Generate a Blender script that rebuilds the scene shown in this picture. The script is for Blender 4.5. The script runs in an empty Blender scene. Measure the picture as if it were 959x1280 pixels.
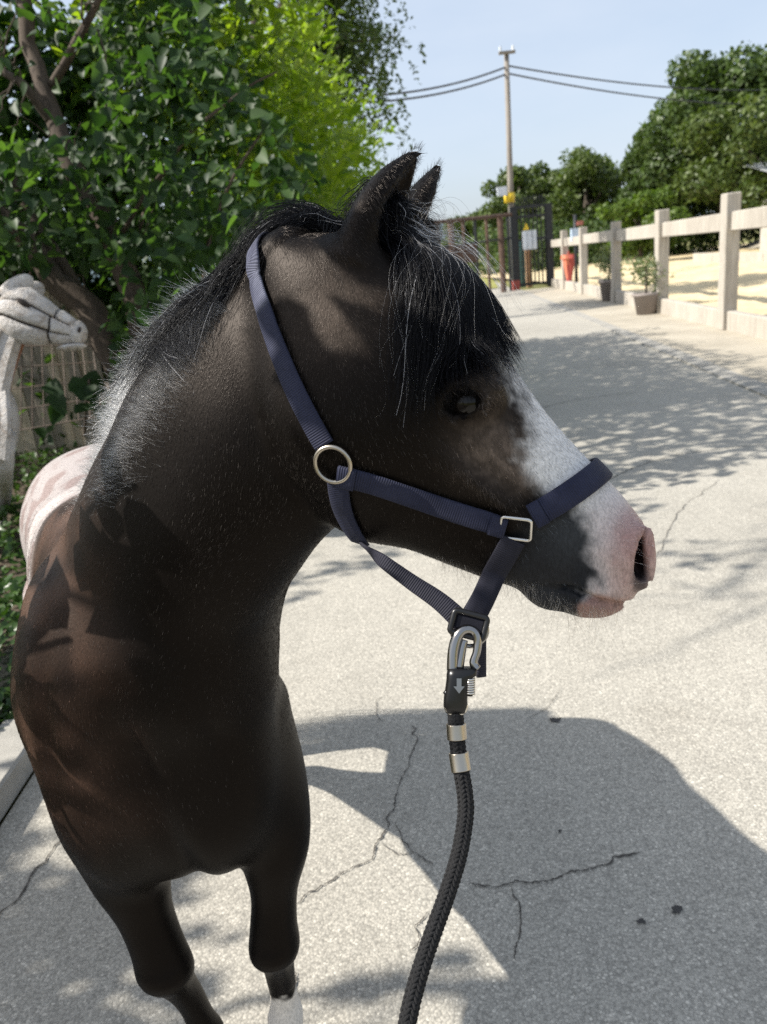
import bpy, bmesh, math, random
import numpy as np
from mathutils import Vector, Matrix
rng = np.random.default_rng(11); random.seed(11)
scn = bpy.context.scene
COL = scn.collection
# ---------------------------------------------------------------- camera, sky, sun, exposure
FPX = 961.0; PITCH = math.radians(17.8); ROLL = math.radians(6.0); CAM = np.array([0., 0., 1.35])
CF = np.array([0, math.cos(PITCH), -math.sin(PITCH)]); _R0 = np.array([1., 0, 0]); _U0 = np.array([0, math.sin(PITCH), math.cos(PITCH)])
CR = _R0 * math.cos(ROLL) - _U0 * math.sin(ROLL); CU = _R0 * math.sin(ROLL) + _U0 * math.cos(ROLL)
cam_d = bpy.data.cameras.new('camera'); cam = bpy.data.objects.new('camera', cam_d); COL.objects.link(cam)
cam.matrix_world = Matrix(((CR[0], CU[0], -CF[0], CAM[0]), (CR[1], CU[1], -CF[1], CAM[1]), (CR[2], CU[2], -CF[2], CAM[2]), (0, 0, 0, 1)))
cam_d.sensor_fit = 'VERTICAL'; cam_d.sensor_height = 34.6; cam_d.lens = 34.6 * FPX / 1280; cam_d.clip_start = .05; cam_d.clip_end = 2000
cam_d.dof.use_dof = True; cam_d.dof.focus_distance = .84; cam_d.dof.aperture_fstop = 26.0 / 3.4
scn.camera = cam
SUNV = np.array([-1.13, -.04, 1.0]); SUNV /= np.linalg.norm(SUNV)          # towards the sun
w = bpy.data.worlds.new('World'); scn.world = w; w.use_nodes = True
wn = w.node_tree.nodes; wl = w.node_tree.links; wn.clear()
sky = wn.new('ShaderNodeTexSky'); sky.sky_type = 'NISHITA'; sky.sun_disc = False
sky.sun_elevation = math.asin(SUNV[2]); sky.sun_rotation = math.atan2(SUNV[0], SUNV[1])
sky.air_density = 1.0; sky.dust_density = 3.0; sky.ozone_density = 1.2; sky.altitude = 300
wtc = wn.new('ShaderNodeTexCoord'); wmp = wn.new('ShaderNodeMapping'); wmp.inputs['Scale'].default_value = (1, 1, 3.2); wl.new(wtc.outputs['Generated'], wmp.inputs[0])
wnz = wn.new('ShaderNodeTexNoise'); wnz.inputs['Scale'].default_value = 2.1; wnz.inputs['Detail'].default_value = 7; wnz.inputs['Roughness'].default_value = .55; wl.new(wmp.outputs[0], wnz.inputs['Vector'])
wrp = wn.new('ShaderNodeMapRange'); wrp.inputs[1].default_value = .3; wrp.inputs[2].default_value = .75; wrp.inputs[3].default_value = .48; wrp.inputs[4].default_value = .88; wl.new(wnz.outputs[0], wrp.inputs[0])
veil = wn.new('ShaderNodeMix'); veil.data_type = 'RGBA'; wl.new(wrp.outputs[0], veil.inputs[0]); veil.inputs[7].default_value = (3.85, 4.3, 4.95, 1); wl.new(sky.outputs[0], veil.inputs[6])   # thin high cloud veil over the whole sky
bg = wn.new('ShaderNodeBackground'); bg.inputs[1].default_value = .115
wo = wn.new('ShaderNodeOutputWorld'); wl.new(veil.outputs[2], bg.inputs[0]); wl.new(bg.outputs[0], wo.inputs[0])
sd = bpy.data.lights.new('sun', 'SUN'); sd.energy = 5.0; sd.angle = math.radians(.53); sd.color = (1.0, .95, .868)
sun = bpy.data.objects.new('sun', sd); COL.objects.link(sun)
sun.rotation_euler = Vector(SUNV).to_track_quat('Z', 'Y').to_euler(); sun.location = (-8, 2, 9)
scn.view_settings.view_transform = 'Standard'; scn.view_settings.look = 'None'; scn.view_settings.exposure = .8; scn.view_settings.gamma = 1
scn.render.engine = 'CYCLES'
scn.cycles.max_bounces = 6; scn.cycles.transparent_max_bounces = 6; scn.cycles.use_denoising = False

def PX(px, py, z): return CAM + z * (CF + (px - 479.5) / FPX * CR - (py - 640) / FPX * CU)
def GR(px, py, h=0.):
    d = CF + (px - 479.5) / FPX * CR - (py - 640) / FPX * CU
    return CAM + (h - CAM[2]) / d[2] * d
def PROJ(p):
    v = np.asarray(p) - CAM; z = v @ CF
    return np.stack([479.5 + FPX * (v @ CR) / z, 640 - FPX * (v @ CU) / z, z], -1)

# ---------------------------------------------------------------- helpers
def woff(o):
    v = Vector((0, 0, 0))
    while o is not None: v = v + o.location; o = o.parent
    return v
def link(o, parent=None):
    COL.objects.link(o)
    if parent is not None:
        o.parent = parent; o.location = Vector(o.location) - woff(parent)
    return o
def tag(o, label=None, cat=None, group=None, kind=None):
    if label: o['label'] = label
    if cat: o['category'] = cat
    if group: o['group'] = group
    if kind: o['kind'] = kind
    return o
def empty(name, loc=(0, 0, 0)):
    o = bpy.data.objects.new(name, None); o.location = loc; o.empty_display_size = .1; return link(o)
def mesh_np(name, V, Fq, mat=None, parent=None, smooth=False, loc=None):
    """V (n,3); Fq int array (m,k) or list of arrays"""
    me = bpy.data.meshes.new(name); V = np.asarray(V, np.float32)
    if isinstance(Fq, np.ndarray) and Fq.ndim == 2:
        m, k = Fq.shape
        me.vertices.add(len(V)); me.vertices.foreach_set('co', V.ravel())
        me.loops.add(m * k); me.loops.foreach_set('vertex_index', Fq.astype(np.int32).ravel())
        me.polygons.add(m); me.polygons.foreach_set('loop_start', np.arange(0, m * k, k, dtype=np.int32))
        me.update(calc_edges=True)
    else:
        me.from_pydata([tuple(map(float, v)) for v in V], [], [tuple(int(i) for i in f) for f in Fq]); me.update()
    if smooth: me.polygons.foreach_set('use_smooth', np.ones(len(me.polygons), bool))
    if mat: me.materials.append(mat)
    o = bpy.data.objects.new(name, me)
    if loc is not None:
        o.location = loc
    return link(o, parent)
class MB:
    def __init__(s): s.V = []; s.F = []
    def add(s, V, F):
        k = len(s.V); s.V += [tuple(map(float, v)) for v in V]; s.F += [tuple(i + k for i in f) for f in F]; return s
    def box(s, c, sz, rz=0., ax=None, jit=0., bev=0.):
        c = np.asarray(c, float); h = np.asarray(sz, float) / 2
        A = np.eye(3) if ax is None else np.asarray(ax, float)
        if rz: A = np.array([[math.cos(rz), math.sin(rz), 0], [-math.sin(rz), math.cos(rz), 0], [0, 0, 1.]])
        if not bev:
            P = np.array([[x, y, z] for x in (-1, 1) for y in (-1, 1) for z in (-1, 1)], float) * h
            F = [(0, 1, 3, 2), (4, 6, 7, 5), (0, 4, 5, 1), (2, 3, 7, 6), (0, 2, 6, 4), (1, 5, 7, 3)]
        else:
            bm = bmesh.new(); bmesh.ops.create_cube(bm, size=1.0)
            for v in bm.verts: v.co = Vector((v.co.x * 2 * h[0], v.co.y * 2 * h[1], v.co.z * 2 * h[2]))
            bmesh.ops.bevel(bm, geom=list(bm.edges), offset=bev, segments=1, affect='EDGES')
            bm.verts.index_update(); P = np.array([v.co[:] for v in bm.verts]); F = [tuple(v.index for v in f.verts) for f in bm.faces]; bm.free()
        if jit: P = P + rng.normal(0, jit, P.shape)
        return s.add(c + P @ A, F)
    def tube(s, pts, rad, n=8, cap=True, flat=None, nrm=None):
        pts = np.asarray(pts, float); m = len(pts); rad = np.broadcast_to(np.asarray(rad, float), (m,))
        T = np.gradient(pts, axis=0); T /= np.linalg.norm(T, axis=1)[:, None] + 1e-12
        N = np.array([0, 0, 1.]) if abs(T[0][2]) < .9 else np.array([1., 0, 0])
        if nrm is not None: N = np.asarray(nrm, float)
        V = []; 
        for i in range(m):
            N = N - (N @ T[i]) * T[i]; N /= np.linalg.norm(N) + 1e-12; B = np.cross(T[i], N)
            for k in range(n):
                a = 2 * math.pi * k / n
                V.append(pts[i] + rad[i] * (math.cos(a) * N + math.sin(a) * B * (flat or 1.)))
        F = [(i * n + k, i * n + (k + 1) % n, (i + 1) * n + (k + 1) % n, (i + 1) * n + k) for i in range(m - 1) for k in range(n)]
        if cap: F += [tuple(range(n - 1, -1, -1)), tuple(range((m - 1) * n, m * n))]
        return s.add(V, F)
    def torus(s, c, ax1, ax2, R1, R2, r, n=28, k=8):
        c = np.asarray(c, float); ax1 = np.asarray(ax1, float); ax2 = np.asarray(ax2, float); nn = np.cross(ax1, ax2); V = []
        for i in range(n):
            a = 2 * math.pi * i / n; p = c + R1 * math.cos(a) * ax1 + R2 * math.sin(a) * ax2
            o = math.cos(a) * ax1 * R2 + math.sin(a) * ax2 * R1; o /= np.linalg.norm(o)
            for j in range(k):
                b = 2 * math.pi * j / k; V.append(p + r * (math.cos(b) * o + math.sin(b) * nn))
        return s.add(V, [(i * k + j, ((i + 1) % n) * k + j, ((i + 1) % n) * k + (j + 1) % k, i * k + (j + 1) % k) for i in range(n) for j in range(k)])
    def build(s, name, mat, parent=None, smooth=False):
        return mesh_np(name, s.V, s.F, mat, parent, smooth)
def cat_rom(P, n):
    P = np.asarray(P, float); m = len(P); t = np.linspace(0, m - 1, n); i = np.clip(t.astype(int), 0, m - 2); x = (t - i)[:, None]
    p0 = P[np.maximum(i - 1, 0)]; p1 = P[i]; p2 = P[i + 1]; p3 = P[np.minimum(i + 2, m - 1)]
    return .5 * (2 * p1 + (p2 - p0) * x + (2 * p0 - 5 * p1 + 4 * p2 - p3) * x ** 2 + (3 * p1 - p0 - 3 * p2 + p3) * x ** 3)

# ---------------------------------------------------------------- materials
class NT:
    def __init__(s, name):
        s.m = bpy.data.materials.new(name); s.m.use_nodes = True; s.t = s.m.node_tree; s.t.nodes.clear()
        s.out = s.n('ShaderNodeOutputMaterial')
    def n(s, ty, **kw):
        nd = s.t.nodes.new(ty)
        for k, v in kw.items():
            if k.startswith('i_'):
                key = k[2:].replace('_', ' ')
                nd.inputs[key].default_value = v
            else: setattr(nd, k, v)
        return nd
    def l(s, a, b): s.t.links.new(a, b)
    def co(s, kind='Object', scale=(1, 1, 1), rot=(0, 0, 0)):
        tc = s.n('ShaderNodeTexCoord'); mp = s.n('ShaderNodeMapping'); mp.inputs['Scale'].default_value = scale; mp.inputs['Rotation'].default_value = rot
        s.l(tc.outputs[kind], mp.inputs[0]); return mp.outputs[0]
    def noise(s, scale, detail=3, rough=.55, vec=None, dist=0):
        nd = s.n('ShaderNodeTexNoise'); nd.inputs['Scale'].default_value = scale; nd.inputs['Detail'].default_value = detail; nd.inputs['Roughness'].default_value = rough; nd.inputs['Distortion'].default_value = dist
        s.l(vec if vec is not None else s.co(), nd.inputs['Vector']); return nd.outputs[0]
    def ramp(s, fac, stops):
        r = s.n('ShaderNodeValToRGB'); e = r.color_ramp.elements
        while len(e) < len(stops): e.new(.5)
        for k, (p, c) in enumerate(stops):
            e[k].position = p; e[k].color = (c[0], c[1], c[2], 1) if not np.isscalar(c) else (c, c, c, 1)
        s.l(fac, r.inputs[0]); return r.outputs[0]
    def mix(s, fac, a, b, mode='MIX'):
        m = s.n('ShaderNodeMix', data_type='RGBA', blend_type=mode)
        for v, sock in ((fac, m.inputs[0]), (a, m.inputs[6]), (b, m.inputs[7])):
            if isinstance(v, (int, float)): sock.default_value = v
            elif isinstance(v, tuple): sock.default_value = (*v, 1) if len(v) == 3 else v
            else: s.l(v, sock)
        return m.outputs[2]
    def math(s, op, a, b=0.):
        m = s.n('ShaderNodeMath', operation=op)
        for v, k in ((a, 0), (b, 1)):
            if isinstance(v, (int, float)): m.inputs[k].default_value = v
            else: s.l(v, m.inputs[k])
        return m.outputs[0]
    def bump(s, h, strength=.3, dist=.01):
        b = s.n('ShaderNodeBump'); b.inputs['Strength'].default_value = strength; b.inputs['Distance'].default_value = dist; s.l(h, b.inputs['Height']); return b.outputs[0]
    def bsdf(s, col, rough=.7, metal=0., spec=.5, normal=None, **kw):
        b = s.n('ShaderNodeBsdfPrincipled')
        if isinstance(col, tuple): b.inputs['Base Color'].default_value = (*col, 1)
        else: s.l(col, b.inputs['Base Color'])
        if isinstance(rough, (int, float)): b.inputs['Roughness'].default_value = rough
        else: s.l(rough, b.inputs['Roughness'])
        b.inputs['Metallic'].default_value = metal; b.inputs['Specular IOR Level'].default_value = spec
        for k, v in kw.items(): b.inputs[k.replace('_', ' ')].default_value = v
        if normal is not None: s.l(normal, b.inputs['Normal'])
        return b.outputs[0]
    def done(s, sh): s.l(sh, s.out.inputs[0]); return s.m
def simple(name, c, rough=.6, metal=0., var=.25, scale=8., spec=.5, bump=0., bscale=60.):
    t = NT(name); nz = t.noise(scale, 4); d = tuple(x * (1 - var) for x in c); h = tuple(min(1, x * (1 + var)) for x in c)
    col = t.ramp(nz, [(.3, d), (.7, h)])
    nm = t.bump(t.noise(bscale, 3), bump, .004) if bump else None
    return t.done(t.bsdf(col, rough, metal, spec, nm))
def leaf_mat(name, dark, light, trans=.35, rough=.42, tcol=None):
    t = NT(name); at = t.n('ShaderNodeAttribute', attribute_name='tint')
    col = t.ramp(at.outputs['Fac'], [(0., dark), (.55, tuple(.5 * (a + b) for a, b in zip(dark, light))), (1., light)])
    nz = t.noise(35, 2); col = t.mix(.35, col, t.mix(nz, (.25, .25, .25), (1., 1., 1.)), 'MULTIPLY')
    b = t.bsdf(col, rough, 0, .28)
    tr = t.n('ShaderNodeBsdfTranslucent'); tc = t.mix(1.0, col, tcol or (1.25, 1.45, .45), 'MULTIPLY'); t.l(tc, tr.inputs[0])
    mx = t.n('ShaderNodeMixShader'); mx.inputs[0].default_value = trans; t.l(b, mx.inputs[1]); t.l(tr.outputs[0], mx.inputs[2])
    return t.done(mx.outputs[0])

# leaf templates: (verts, faces) lying in xy with tip along +y, z up; unit length
def leaf_tpl(kind):
    if kind == 'heart': pr = [(0, 0), (.16, .34), (.36, .36), (.62, .27), (.82, .13), (1, 0)]
    elif kind == 'lance': pr = [(0, 0), (.25, .13), (.5, .17), (.75, .12), (1, 0)]
    elif kind == 'ivy': pr = [(0, 0), (.02, .30), (.28, .42), (.42, .24), (.70, .16), (1, 0)]
    else: pr = [(0, 0), (.3, .26), (.65, .24), (1, 0)]
    n = len(pr); V = []; F = []
    for i, (y, x) in enumerate(pr):
        dz = -.16 * (y - .45) ** 2
        V.append((0, y, dz))
        if 0 < i < n - 1: V += [(-x, y - (.08 if kind in ('heart', 'ivy') and i == 1 else 0), dz + .35 * x), (x, y - (.08 if kind in ('heart', 'ivy') and i == 1 else 0), dz + .35 * x)]
    # index helper
    idx = []; k = 0
    for i in range(n):
        if 0 < i < n - 1: idx.append((k, k + 1, k + 2)); k += 3
        else: idx.append((k, k, k)); k += 1
    for i in range(n - 1):
        a, b = idx[i], idx[i + 1]
        for s in (1, 2):
            q = [a[0], b[0], b[s], a[s]]; q2 = []
            for v in q:
                if v not in q2: q2.append(v)
            if s == 1: q2 = q2[::-1]
            F.append(tuple(q2))
    tri = []
    for f in F:
        for j in range(1, len(f) - 1): tri.append((f[0], f[j], f[j + 1]))
    return np.array(V, float), np.array(tri, int)
TPL = {k: leaf_tpl(k) for k in ('heart', 'lance', 'ivy', 'oval')}
def rand_frames(n, nmean, spread, droop=.3):
    """leaf frames: normals scattered round nmean, tips random but drooping"""
    N = np.asarray(nmean, float) + rng.normal(0, spread, (n, 3)); N /= np.linalg.norm(N, axis=1)[:, None]
    T = rng.normal(0, 1, (n, 3)); T[:, 2] -= droop * 1.6; T -= (T * N).sum(1)[:, None] * N; T /= np.linalg.norm(T, axis=1)[:, None]
    return np.cross(T, N), T, N
def leaves(name, pos, size, tpl, mat, parent=None, nmean=(0, 0, 1.), spread=.6, droop=.3, tint=None, frames=None):
    V0, F0 = TPL[tpl]; n = len(pos); B, T, N = frames if frames is not None else rand_frames(n, nmean, spread, droop)
    size = np.broadcast_to(np.asarray(size, float), (n,))
    V = pos[:, None, :] + size[:, None, None] * (V0[None, :, 0:1] * B[:, None] + V0[None, :, 1:2] * T[:, None] + V0[None, :, 2:3] * N[:, None])
    F = (F0[None] + (np.arange(n) * len(V0))[:, None, None]).reshape(-1, 3)
    o = mesh_np(name, V.reshape(-1, 3), F, mat, parent, smooth=True)
    tt = rng.random(n) if tint is None else np.clip(tint, 0, 1)
    a = o.data.attributes.new('tint', 'FLOAT', 'POINT'); a.data.foreach_set('value', np.repeat(tt, len(V0)).astype(np.float32))
    return o
def leaf_objects(name, pos, size, tpl, mat, parent, frames, tint, nvar=8):
    """single leaf parts that share a few meshes"""
    V0, F0 = TPL[tpl]; mes = []
    for k in range(nvar):
        V = V0.copy(); V[:, 2] += rng.normal(0, .03) * V0[:, 1] ** 2 * 3; V[:, 0] *= rng.uniform(.9, 1.15); V[:, 0] += .12 * rng.normal() * V0[:, 1] ** 2
        me = bpy.data.meshes.new(name); me.from_pydata([tuple(v) for v in V], [], [tuple(int(i) for i in f) for f in F0]); me.update()
        me.polygons.foreach_set('use_smooth', np.ones(len(me.polygons), bool)); me.materials.append(mat)
        a = me.attributes.new('tint', 'FLOAT', 'POINT'); a.data.foreach_set('value', np.full(len(V0), (k + .5) / nvar, np.float32)); mes.append(me)
    B, T, N = frames
    for i in range(len(pos)):
        o = bpy.data.objects.new(name, mes[min(nvar - 1, int(tint[i] * nvar))]); s = float(size[i])
        M = Matrix.Identity(4)
        for r_ in range(3):
            M[r_][0] = B[i][r_] * s; M[r_][1] = T[i][r_] * s; M[r_][2] = N[i][r_] * s; M[r_][3] = pos[i][r_]
        link(o, parent)
        o.matrix_local = Matrix.Translation(-woff(parent)) @ M if parent is not None else M
def branch_path(a, b, n=8, wob=.06, sag=0.):
    a = np.asarray(a, float); b = np.asarray(b, float); t = np.linspace(0, 1, n)[:, None]; L = np.linalg.norm(b - a)
    P = a + (b - a) * t; w = np.cumsum(rng.normal(0, wob * L / math.sqrt(n), (n, 3)), axis=0); w -= w[-1] * t; P = P + w; P[:, 2] -= (sag * L * (t * (1 - t)) * 4)[:, 0]
    return P
def noise3(p, s, seed=0):
    """cheap smooth value noise in [0,1]"""
    p = np.asarray(p, float) * s + seed * 17.31; i = np.floor(p).astype(np.int64); f = p - i; f = f * f * (3 - 2 * f)
    def h(a, b, c):
        n = (a * 374761393 + b * 668265263 + c * 2147483647 + seed * 974711) & 0xffffffff
        n = ((n ^ (n >> 13)) * 1274126177) & 0xffffffff; return ((n ^ (n >> 16)) & 0xffff) / 65535.
    r = 0
    for dx in (0, 1):
        for dy in (0, 1):
            for dz in (0, 1):
                wgt = (f[..., 0] if dx else 1 - f[..., 0]) * (f[..., 1] if dy else 1 - f[..., 1]) * (f[..., 2] if dz else 1 - f[..., 2])
                r = r + wgt * h(i[..., 0] + dx, i[..., 1] + dy, i[..., 2] + dz)
    return r
# ================================================================ the setting
DIRV = np.array([.102, .995, 0]); NRM = np.array([.995, -.102, 0])
def along(x0, y0, y): return x0 + .102 * (y - y0)
# ---- materials of the ground
def road_mat():
    t = NT('worn_asphalt'); co = t.co('Object')
    vor = t.n('ShaderNodeTexVoronoi'); vor.inputs['Scale'].default_value = 185; t.l(co, vor.inputs['Vector'])
    vor2 = t.n('ShaderNodeTexVoronoi'); vor2.inputs['Scale'].default_value = 230; t.l(co, vor2.inputs['Vector'])
    big = t.noise(.55, 4, .6, co); mid = t.noise(5, 5, .65, co); fine = t.noise(420, 2, .6, co)
    base = t.ramp(big, [(.3, (.375, .357, .318)), (.7, (.465, .443, .395))])
    base = t.mix(.45, base, t.ramp(mid, [(.3, (.75, .75, .75)), (.72, (1, 1, 1))]), 'MULTIPLY')
    sep = t.n('ShaderNodeSeparateColor'); t.l(vor.outputs['Color'], sep.inputs[0])
    chip = t.ramp(sep.outputs[0], [(0., (.70, .69, .67)), (.35, (.86, .85, .82)), (.75, (1., .99, .96)), (.94, (1.18, 1.16, 1.12)), (1., (1.5, 1.48, 1.43))])
    base = t.mix(.85, base, chip, 'MULTIPLY')
    edge = t.ramp(vor.outputs['Distance'], [(.0, 1.0), (.42, 1.0), (.8, .62)])
    base = t.mix(.8, base, edge, 'MULTIPLY')
    stain = t.ramp(t.noise(1.7, 6, .7, co, .6), [(.56, (1, 1, 1)), (.74, (.66, .64, .62))])
    base = t.mix(.55, base, stain, 'MULTIPLY')
    hgt = t.math('ADD', t.math('MULTIPLY', vor.outputs['Distance'], -1.0), t.math('MULTIPLY', vor2.outputs['Distance'], -.45))
    hgt = t.math('ADD', hgt, t.math('MULTIPLY', fine, .35))
    return t.done(t.bsdf(base, .82, 0, .35, t.bump(hgt, .30, .003)))
M_road = road_mat()
def dusty(name, a, b, sc=2., fine=160, rough=.9, bs=.4):
    t = NT(name); co = t.co('Object'); c = t.ramp(t.noise(sc, 6, .65, co), [(.28, a), (.72, b)])
    c = t.mix(.5, c, t.ramp(t.noise(fine, 3, .6, co), [(.25, (.55, .55, .55)), (.75, (1.15, 1.15, 1.15))]), 'MULTIPLY')
    return t.done(t.bsdf(c, rough, 0, .3, t.bump(t.noise(fine, 4, .7, co), bs, .01)))
M_pave = dusty('dusty_concrete', (.33, .295, .235), (.47, .425, .345), 1.2, 120)
M_sand = dusty('arena_sand', (.52, .41, .235), (.72, .60, .385), .8, 9, .95, .8)
M_soil = dusty('soil', (.05, .038, .026), (.11, .085, .06), 3, 60)
M_field = dusty('dry_field', (.10, .115, .03), (.26, .24, .085), .15, 2)
M_conc = dusty('kerb_concrete', (.26, .25, .225), (.42, .40, .36), 6, 190)
def sheet(name, pts, z, mat, nx=1, kind='structure'):
    o = mesh_np(name, [(p[0], p[1], z) for p in pts], [tuple(range(len(pts)))], mat); tag(o, kind=kind); return o
g = sheet('ground', [(-900, -300), (900, -300), (900, 1500), (-900, 1500)], -.03, M_field)
KX = lambda y: -1.13 + .0 * y                      # left road edge
road = mesh_np('road', [(-1.13, -4, 0), (along(3.22, 6.18, -4), -4, 0), (along(3.22, 6.18, 60), 60, 0), (along(-1.13, 10, 60), 60, 0), (-1.13, 10, 0)], [(0, 1, 2, 3, 4)], M_road)
tag(road, kind='structure')
FX = lambda y: along(5.04, 10.87, y)               # fence line
pv = mesh_np('pavement', [(along(3.42, 6.18, -4), -4, .006), (FX(-4) + .0, -4, .006), (FX(27.5), 27.5, .006), (along(3.42, 6.18, 27.5), 27.5, .006)], [(0, 1, 2, 3)], M_pave); tag(pv, kind='structure')
mb = MB()
k = 0
strip = empty('kerb_strip'); tag(strip, kind='structure')
for y0 in np.arange(-2.0, 27.5, 1.0):
    a0, a1 = along(3.22, 6.18, y0), along(3.22, 6.18, y0 + .985)
    q = MB(); h0 = .012 + rng.normal(0, .002)
    q.add([(a0, y0, -.02), (a0 + .2, y0, -.02), (a1 + .2, y0 + .985, -.02), (a1, y0 + .985, -.02), (a0, y0, h0), (a0 + .2, y0, h0), (a1 + .2, y0 + .985, h0), (a1, y0 + .985, h0)],
          [(0, 3, 2, 1), (4, 5, 6, 7), (0, 1, 5, 4), (1, 2, 6, 5), (2, 3, 7, 6), (3, 0, 4, 7)])
    q.build('kerb_stone', M_conc, strip)
arena = sheet('arena_sand_floor', [(FX(-4) + .12, -4), (FX(-4) + 26, -4), (FX(60) + 26, 60), (FX(28.5) + .12, 60), (FX(28.5) + .12, 28.5)], .10, M_sand)
tag(arena, kind='structure')
# rough sand: uneven hoof marks near the fence (same sheet, real relief)
gx, gy = np.meshgrid(np.linspace(.14, 9, 90), np.linspace(7, 30, 230)); P = np.stack([5.04 + .102 * (gy.ravel() - 10.87) + gx.ravel(), gy.ravel(), np.zeros(gx.size)], 1)
P[:, 2] = .105 + .09 * (noise3(P, 2.2, 3) - .5) * np.clip(noise3(P, .6, 4) * 2 - .3, 0, 1) + .05 * noise3(P, 5.5, 5)
nx_, ny_ = 90, 230; ii = (np.arange(ny_ - 1)[:, None] * nx_ + np.arange(nx_ - 1)[None]).ravel()
sr = mesh_np('arena_sand', P, np.stack([ii, ii + 1, ii + nx_ + 1, ii + nx_], 1), M_sand, None, True); tag(sr, 'raked pale sand of the riding arena behind the fence', 'sand', kind='stuff')
soil = sheet('planting_bed', [(-30, -4), (-1.36, -4), (-1.36, 10), (along(-1.36, 10, 26), 26), (-30, 26)], .02, M_soil)
# left concrete edging
edge = empty('bed_edging'); tag(edge, kind='structure')
for y0 in np.arange(-1.0, 11, .8):
    MB().box((-1.215 + rng.normal(0, .004), y0 + .4, .035 + rng.normal(0, .004)), (.15, .785, .09), bev=.008).build('edging_stone', M_conc, edge)
M_plastic = simple('black_plastic', (.012, .012, .013), .35, 0, .3, 20, .5, .4, 14)
pl = MB(); xs_ = np.linspace(-1.52, -1.30, 7); ysn = np.linspace(.6, 4.2, 40)
Vp = [(x + .012 * math.sin(y * 9), y, .05 + .03 * noise3(np.array([[x * 3, y, 0]]), 6.)[0] + .03 * (i == 6)) for y in ysn for i, x in enumerate(xs_)]
pl.add(Vp, [(j * 7 + i, j * 7 + i + 1, (j + 1) * 7 + i + 1, (j + 1) * 7 + i) for j in range(39) for i in range(6)])
tag(pl.build('weed_sheet', M_plastic, None, True), 'crumpled black plastic sheet between the ivy and the concrete edging', 'plastic sheet')
# cracks in the road: jagged dark grooves laid along traced lines
M_crack = simple('crack_dirt', (.07, .063, .055), .95, 0, .4, 60)
def crack(pxs, wd, jag=.012, seed=0):
    P = np.array([GR(x, y) for x, y in pxs]); P = cat_rom(P, 14 * len(pxs)); n = len(P)
    P[:, :2] += (np.stack([noise3(P * 1.0 + seed, 34, 7), noise3(P + seed, 34, 8)], 1) - .5) * jag * 2.4 + rng.normal(0, jag * .14, (n, 2))
    T = np.gradient(P, axis=0); T /= np.linalg.norm(T, axis=1)[:, None] + 1e-9; S = np.stack([T[:, 1], -T[:, 0], 0 * T[:, 0]], 1)
    ww = wd * (.25 + 1.1 * rng.random(n)) * np.minimum(1, np.minimum(np.arange(n), n - 1 - np.arange(n)) / 6. + .1)
    V = np.concatenate([P + S * ww[:, None], P - S * ww[:, None]]); V[:, 2] = .0035
    mesh_np('crack', V, np.array([(i, i + 1, n + i + 1, n + i) for i in range(n - 1)]), M_crack, road)
for i, (c, wdt) in enumerate([([(366, 1132), (405, 1106), (452, 1080), (478, 1052), (490, 1010), (508, 965), (518, 925), (514, 905)], .0035),
    ([(490, 1030), (512, 1062), (540, 1085)], .0022), ([(478, 1052), (500, 1070), (515, 1068)], .002), ([(585, 1108), (640, 1106), (690, 1098), (745, 1082), (805, 1066)], .0042),
    ([(640, 1110), (648, 1140), (652, 1170), (648, 1205)], .003), ([(515, 1190), (522, 1165), (535, 1140)], .002), ([(478, 905), (470, 885), (480, 870)], .0022),
    ([(372, 1215), (362, 1240), (375, 1268)], .004), ([(0, 1150), (50, 1085), (92, 1030)], .0045), ([(660, 900), (690, 880), (700, 862)], .0015), ([(820, 700), (850, 640), (900, 600)], .003),
    ([(690, 640), (760, 600), (840, 570), (959, 555)], .005), ([(640, 520), (720, 500), (800, 490)], .006)]):
    crack(c, wdt * .6, .010, i * 3.1)
M_spot = simple('road_stain', (.045, .042, .04), .9, 0, .3, 40)
for x, y, rr in ((694, 901, .012), (846, 1138, .010), (802, 1153, .007), (700, 1040, .004)):
    c = GR(x, y); a = np.linspace(0, 2 * math.pi, 14)[:-1]; rad = rr * (1 + .25 * rng.normal(size=13))
    mesh_np('stain', np.concatenate([np.stack([c[0] + np.cos(a) * rad * 1.3, c[1] + np.sin(a) * rad, np.full(13, .0042)], 1)]), [tuple(range(13))], M_spot, road)

# ================================================================ arena fence
def wood_mat(name, a, b, rough=.8, sc=(1.5, 1.5, 14)):
    t = NT(name); co = t.co('Object', (14, 14, 1.2)); c = t.ramp(t.noise(2.2, 6, .65, co, .6), [(.25, a), (.75, b)])
    c = t.mix(.5, c, t.ramp(t.noise(1.2, 4, .6, t.co('Object')), [(.3, (.7, .68, .66)), (.7, (1.1, 1.1, 1.1))]), 'MULTIPLY')
    return t.done(t.bsdf(c, rough, 0, .3, t.bump(t.noise(3, 5, .7, co), .35, .01)))
M_sleeper = wood_mat('weathered_sleeper_wood', (.27, .245, .21), (.50, .465, .41))
POSTY = [7.4, 10.87, 14.2, 17.9, 22.0, 25.3, 28.6]
PH = 1.74
fence = empty('arena_fence', (FX(10.87), 10.87, 0)); tag(fence, 'weathered timber sleeper fence with square posts along the sandy riding arena', 'fence')
rz = math.atan2(-.102, .995)
for i, y in enumerate(POSTY):
    h = PH + rng.normal(0, .025)
    MB().box((FX(y), y, h / 2), (.195, .22, h), rz=rz + rng.normal(0, .03), bev=.012).build('post', M_sleeper, fence)
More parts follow.
